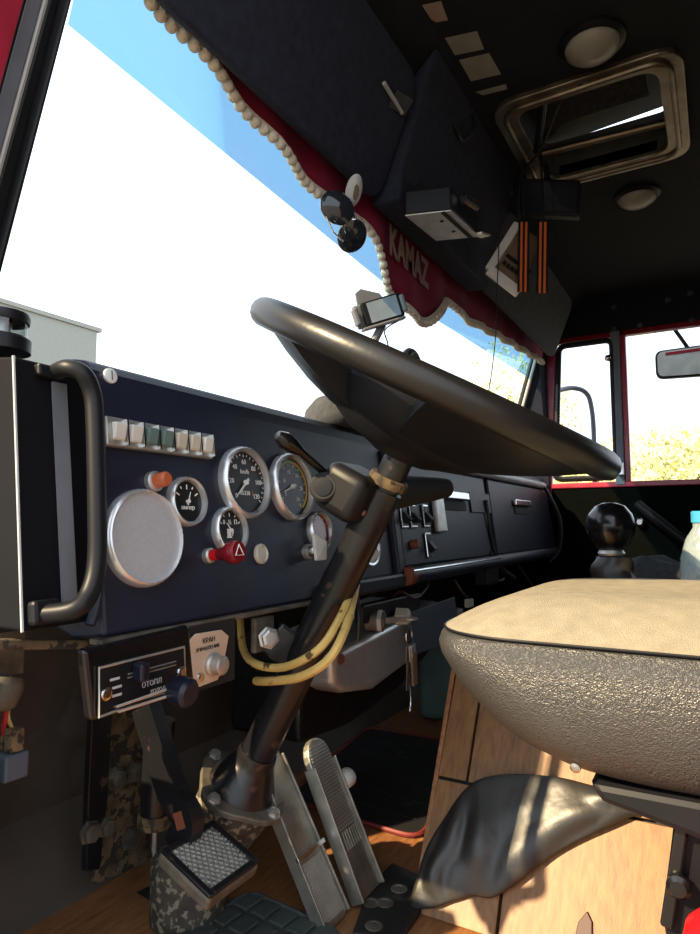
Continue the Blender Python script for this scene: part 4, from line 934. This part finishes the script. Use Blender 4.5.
# stickers on the ceiling
def sticker(pts, mt, label):
    solo('sticker', B().prism([oZ(*q, ZC-.0005) for q in pts], (0, 0, -.0006)), mt, label, 'sticker', 'paper stickers on the ceiling')
sticker(((422, 5), (441, 1), (448, 20), (436, 22), (431, 19)), 'paper_pink', 'torn pinkish paper sticker nearest the top of the ceiling')
sticker(((445, 38), (477, 31), (484, 49), (455, 55)), 'paper', 'upper of two pale square stickers by the roof hatch')
sticker(((459, 60), (489, 53), (501, 74), (471, 81)), 'paper', 'lower of two pale square stickers by the roof hatch')
sticker(((476, 92), (506, 84), (507, 89), (483, 95)), 'paper', 'narrow pale paper strip beside the hatch frame')
P0 = pln(384, 83, (0, .928, .371), .947); P1 = pln(402, 113, (0, .928, .371), .947)
CK = thing('visor_clip', P1, 'small pale clip with dark tab on the navy sun visor', 'clip'); part('rod', B().tube([P0, P1], .004, 8), 'trim_light', CK); Pm = P0.lerp(P1, .5); part('tab', B().bar(Pm, Pm+V((.045, -.01, .006)), .03, .004, (P1-P0)), 'grey_cloth', CK)
# wire loops hanging from ceiling
cable('coiled_wire', [oZ(445, 108, 1.49), oZ(455, 125, 1.42), oZ(462, 140, 1.41), oZ(475, 128, 1.44), oZ(470, 110, 1.49)], .004, 'wire_black', 'black wire loop hanging from the ceiling near the stickers')
cable('hatch_cord', [oZ(566, 92, 1.51), oZ(555, 115, 1.47), oZ(545, 140, 1.45), oZ(533, 160, 1.45), oZ(520, 172, 1.47), oZ(511, 195, 1.46)], .0025, 'wire_black', 'thin cord dangling from the roof hatch')
cable('spiral_cord', [oZ(545, 85, 1.51), oZ(543, 105, 1.50), oZ(540, 130, 1.49), oZ(537, 152, 1.48)], .009, 'black', 'thick black coiled cord hanging in the roof hatch')
# =================================================================== ROOF HATCH AND LAMPS
RH = thing('roof_hatch', (1.51, .21, ZC), 'open roof hatch with rounded metal frame', 'roof hatch')
def rrect(x0, x1, y0, y1, r, z): return [V((x, y, z)) for x, y in arc2([(x0, y0), (x1, y0), (x1, y1), (x0, y1)], r, 6)]
def frame(o_, i_, z0, z1, r, name, mt, T):
    a = rrect(o_[0], o_[1], o_[2], o_[3], r, z0); c = rrect(i_[0], i_[1], i_[2], i_[3], r*.75, z0); n = len(a); up = V((0, 0, z1-z0))
    vs = a+c+[p+up for p in a]+[p+up for p in c]; F = []
    for j in range(n):
        k = (j+1) % n; F += [(j, k, n+k, n+j), (2*n+j, 3*n+j, 3*n+k, 2*n+k), (j, 2*n+j, 2*n+k, k), (n+j, n+k, 3*n+k, 3*n+j)]
    return part(name, B().add(vs, F), mt, T, bevel=.003)
ho = (hx0-.035, hx1+.035, hy0-.035, hy1+.035)
frame(ho, (hx0+.012, hx1-.012, hy0+.012, hy1-.012), ZC-.014, ZC, .06, 'frame', 'hatch_metal', RH)
part('frame_bead', B().tube(rrect(hx0-.012, hx1+.012, hy0-.012, hy1+.012, .05, ZC-.016), .006, 8, closed=True), 'hatch_metal', RH, smooth=True)
frame((hx0-.005, hx1+.005, hy0-.005, hy1+.005), (hx0, hx1, hy0, hy1), ZC, ZC+.10, .05, 'collar', 'hatch_dark', RH)
for x, y in ((1.42, ho[3]-.02), (1.60, ho[2]+.02), (ho[1]-.02, .12), (ho[1]-.02, .30), (ho[0]+.02, .21)): part('screw', B().lathe([(.005, 0), (.005, .002)], V((x, y, ZC-.014)), (0, 0, -1), 8), 'black', RH)
lidT = [V((hx0-.02, hy0-.02, ZC+.10)), V((hx1+.02, hy0-.02, ZC+.128)), V((hx1+.02, hy1+.02, ZC+.101)), V((hx0-.02, hy1+.02, ZC+.10))]
part('lid', B().prism(lidT, (0, 0, .012)), 'hatch_dark', RH)
part('lid_liner', B().prism([V((1.40, .10, ZC+.092)), V((1.60, .10, ZC+.098)), V((1.60, .31, ZC+.094)), V((1.40, .31, ZC+.092))], (0, 0, .004)), 'grey_cloth', RH)
part('cross_bar', B().tube([V((1.62, hy0+.0, ZC+.03)), V((1.60, hy1, ZC+.03))], .009, 10), 'hatch_metal', RH, smooth=True)
part('red_rim', B().box((hx1+.003, .21, ZC+.06), (.004, .29, .06)), 'red_paint', RH)
for q, lab in (((592, 40), 'round dome lamp on the ceiling near the top of the photo'), ((637, 194), 'round dome lamp on the ceiling on the far side of the hatch')):
    P = oZ(*q, ZC); DL = thing('dome_lamp', P, lab, 'ceiling lamp', 'dome lamps'); k = .051
    part('base', B().lathe([(k*1.18, 0), (k*1.18, .008), (k*1.0, .014)], P, (0, 0, -1), 28), 'black', DL, smooth=True)
    part('lens', B().lathe([(k, .010), (k*.95, .020), (k*.7, .030), (k*.3, .036), (0, .037)], P, (0, 0, -1), 28), 'lens_dim', DL, smooth=2)

# =================================================================== OUTSIDE
ZG = -1.35
struct('ground', B().box((10, 10, ZG-.1), (120, 120, .2)), 'sand', 'pale sandy ground outside the truck')
def outm(name, px, X, w, h, label, stalk):
    c = oX(px[0], px[1], X); T = thing(name, c, label, 'mirror'); return c, T
c, T = outm('side_mirror', (690, 361), 2.95, 0, 0, 'rectangular exterior mirror outside the passenger window', 0)
pm = [(c.x+.02*s, c.y+y, c.z+z) for s, y, z in [(0, y, z) for y, z in arc2([(.13, -.06), (.13, .06), (-.14, .065), (-.14, -.07)], .03, 5)]]
part('housing', B().prism(pm, (.03, 0, 0)), 'black', T, bevel=.006, smooth=True)
part('glass', B().prism([V(p)+V((-.003, 0, 0)) for p in [(c.x, c.y+y, c.z+z) for y, z in arc2([(.121, -.052), (.121, .052), (-.131, .057), (-.131, -.062)], .025, 5)]], (.002, 0, 0)), 'reflected_grey', T)
part('red_reflection', B().bar(V((c.x-.004, c.y+.09, c.z+.040)), V((c.x-.004, c.y-.12, c.z+.045)), .012, .002, (0, 0, 1)), 'red_paint', T)  # red reflection in the mirror, laid on as a coloured bar
part('arm', B().tube([V((c.x+.02, c.y, c.z+.05)), V((c.x+.0, c.y+.05, c.z+.14)), V((2.74, c.y+.06, c.z+.16))], .008, 8), 'black', T, smooth=True)
MAr = thing('mirror_bracket', oX(590, 470, 2.95), 'bent tubular mirror arm outside the vent window', 'bracket')
part('tube', B().tube(smooth_path([oX(556, 391, 2.85), oX(572, 388, 2.95), oX(585, 392, 2.98), oX(591, 405, 3.0), oX(594, 440, 3.0), oX(594, 520, 3.0), oX(585, 545, 2.9), oX(575, 560, 2.72)], 5), .011, 8), 'grey_seal', MAr, smooth=True)
# pale building ahead on the left
def far(px, py, dist): r = ray(px, py); return CAM+r*dist
a = far(97, 332, 20); l = far(-160, 255, 16)
BD = thing('building', (a.x, a.y, ZG), 'pale grey flat-roofed building seen through the left of the windscreen', 'building')
w = (l-a); w.z = 0; dp = V((0, 6, 0))
part('walls', B().prism([V((a.x, a.y, ZG)), V((l.x, l.y, ZG)), l, a], dp), 'pale_wall', BD)
part('roof', B().prism([a+V((.1, -.1, 0)), l+V((0, -.1, 0)), l+V((0, -.1, .12)), a+V((.1, -.1, .12))], dp*1.03), 'pale_wall', BD)
# trees beyond the passenger side
def tree(px, py, dist, hgt, rx, label, seed):
    rd = random.Random(seed); r = ray(px, py); c = CAM+r*dist; base = V((c.x, c.y, ZG)); T = thing('tree', base, label, 'tree', 'trees beyond the passenger side')
    part('trunk', B().tube([base, base+V((.1, 0, hgt*.4)), base+V((0, .1, hgt*.75))], [.16, .12, .05], 8), 'bark', T, smooth=True)
    b = B()
    for k in range(3200):
        th = rd.random()*2*pi; ph = math.acos(2*rd.random()-1); rr = rd.random()**.4
        p = base+V((math.sin(ph)*math.cos(th)*rx*rr, math.sin(ph)*math.sin(th)*rx*rr, hgt*.55+math.cos(ph)*hgt*.45*rr)); s = .06+.09*rd.random()
        u_ = V((rd.uniform(-1, 1), rd.uniform(-1, 1), rd.uniform(-1, 1))).normalized(); w_ = u_.orthogonal().normalized()
        b.add([p+u_*s, p+w_*s*.5, p-u_*s, p-w_*s*.5], [(0, 1, 2, 3)])
    o = part('foliage', b, 'leaf', T); o['kind'] = 'stuff'
for q in ((640, 480, 26, 6.0, 2.6, 'leafy tree right beside the door window post', 1), (672, 480, 18, 4.7, 2.0, 'bushy tree in the middle of the passenger door window', 2), (705, 480, 13, 4.0, 1.5, 'bushy tree at the right edge of the door window', 5),
          (582, 480, 12, 3.0, 1.0, 'low tree seen through the vent window', 3), (512, 400, 22, 8.5, 2.3, 'tall tree seen through the right end of the windscreen', 4)): tree(*q)
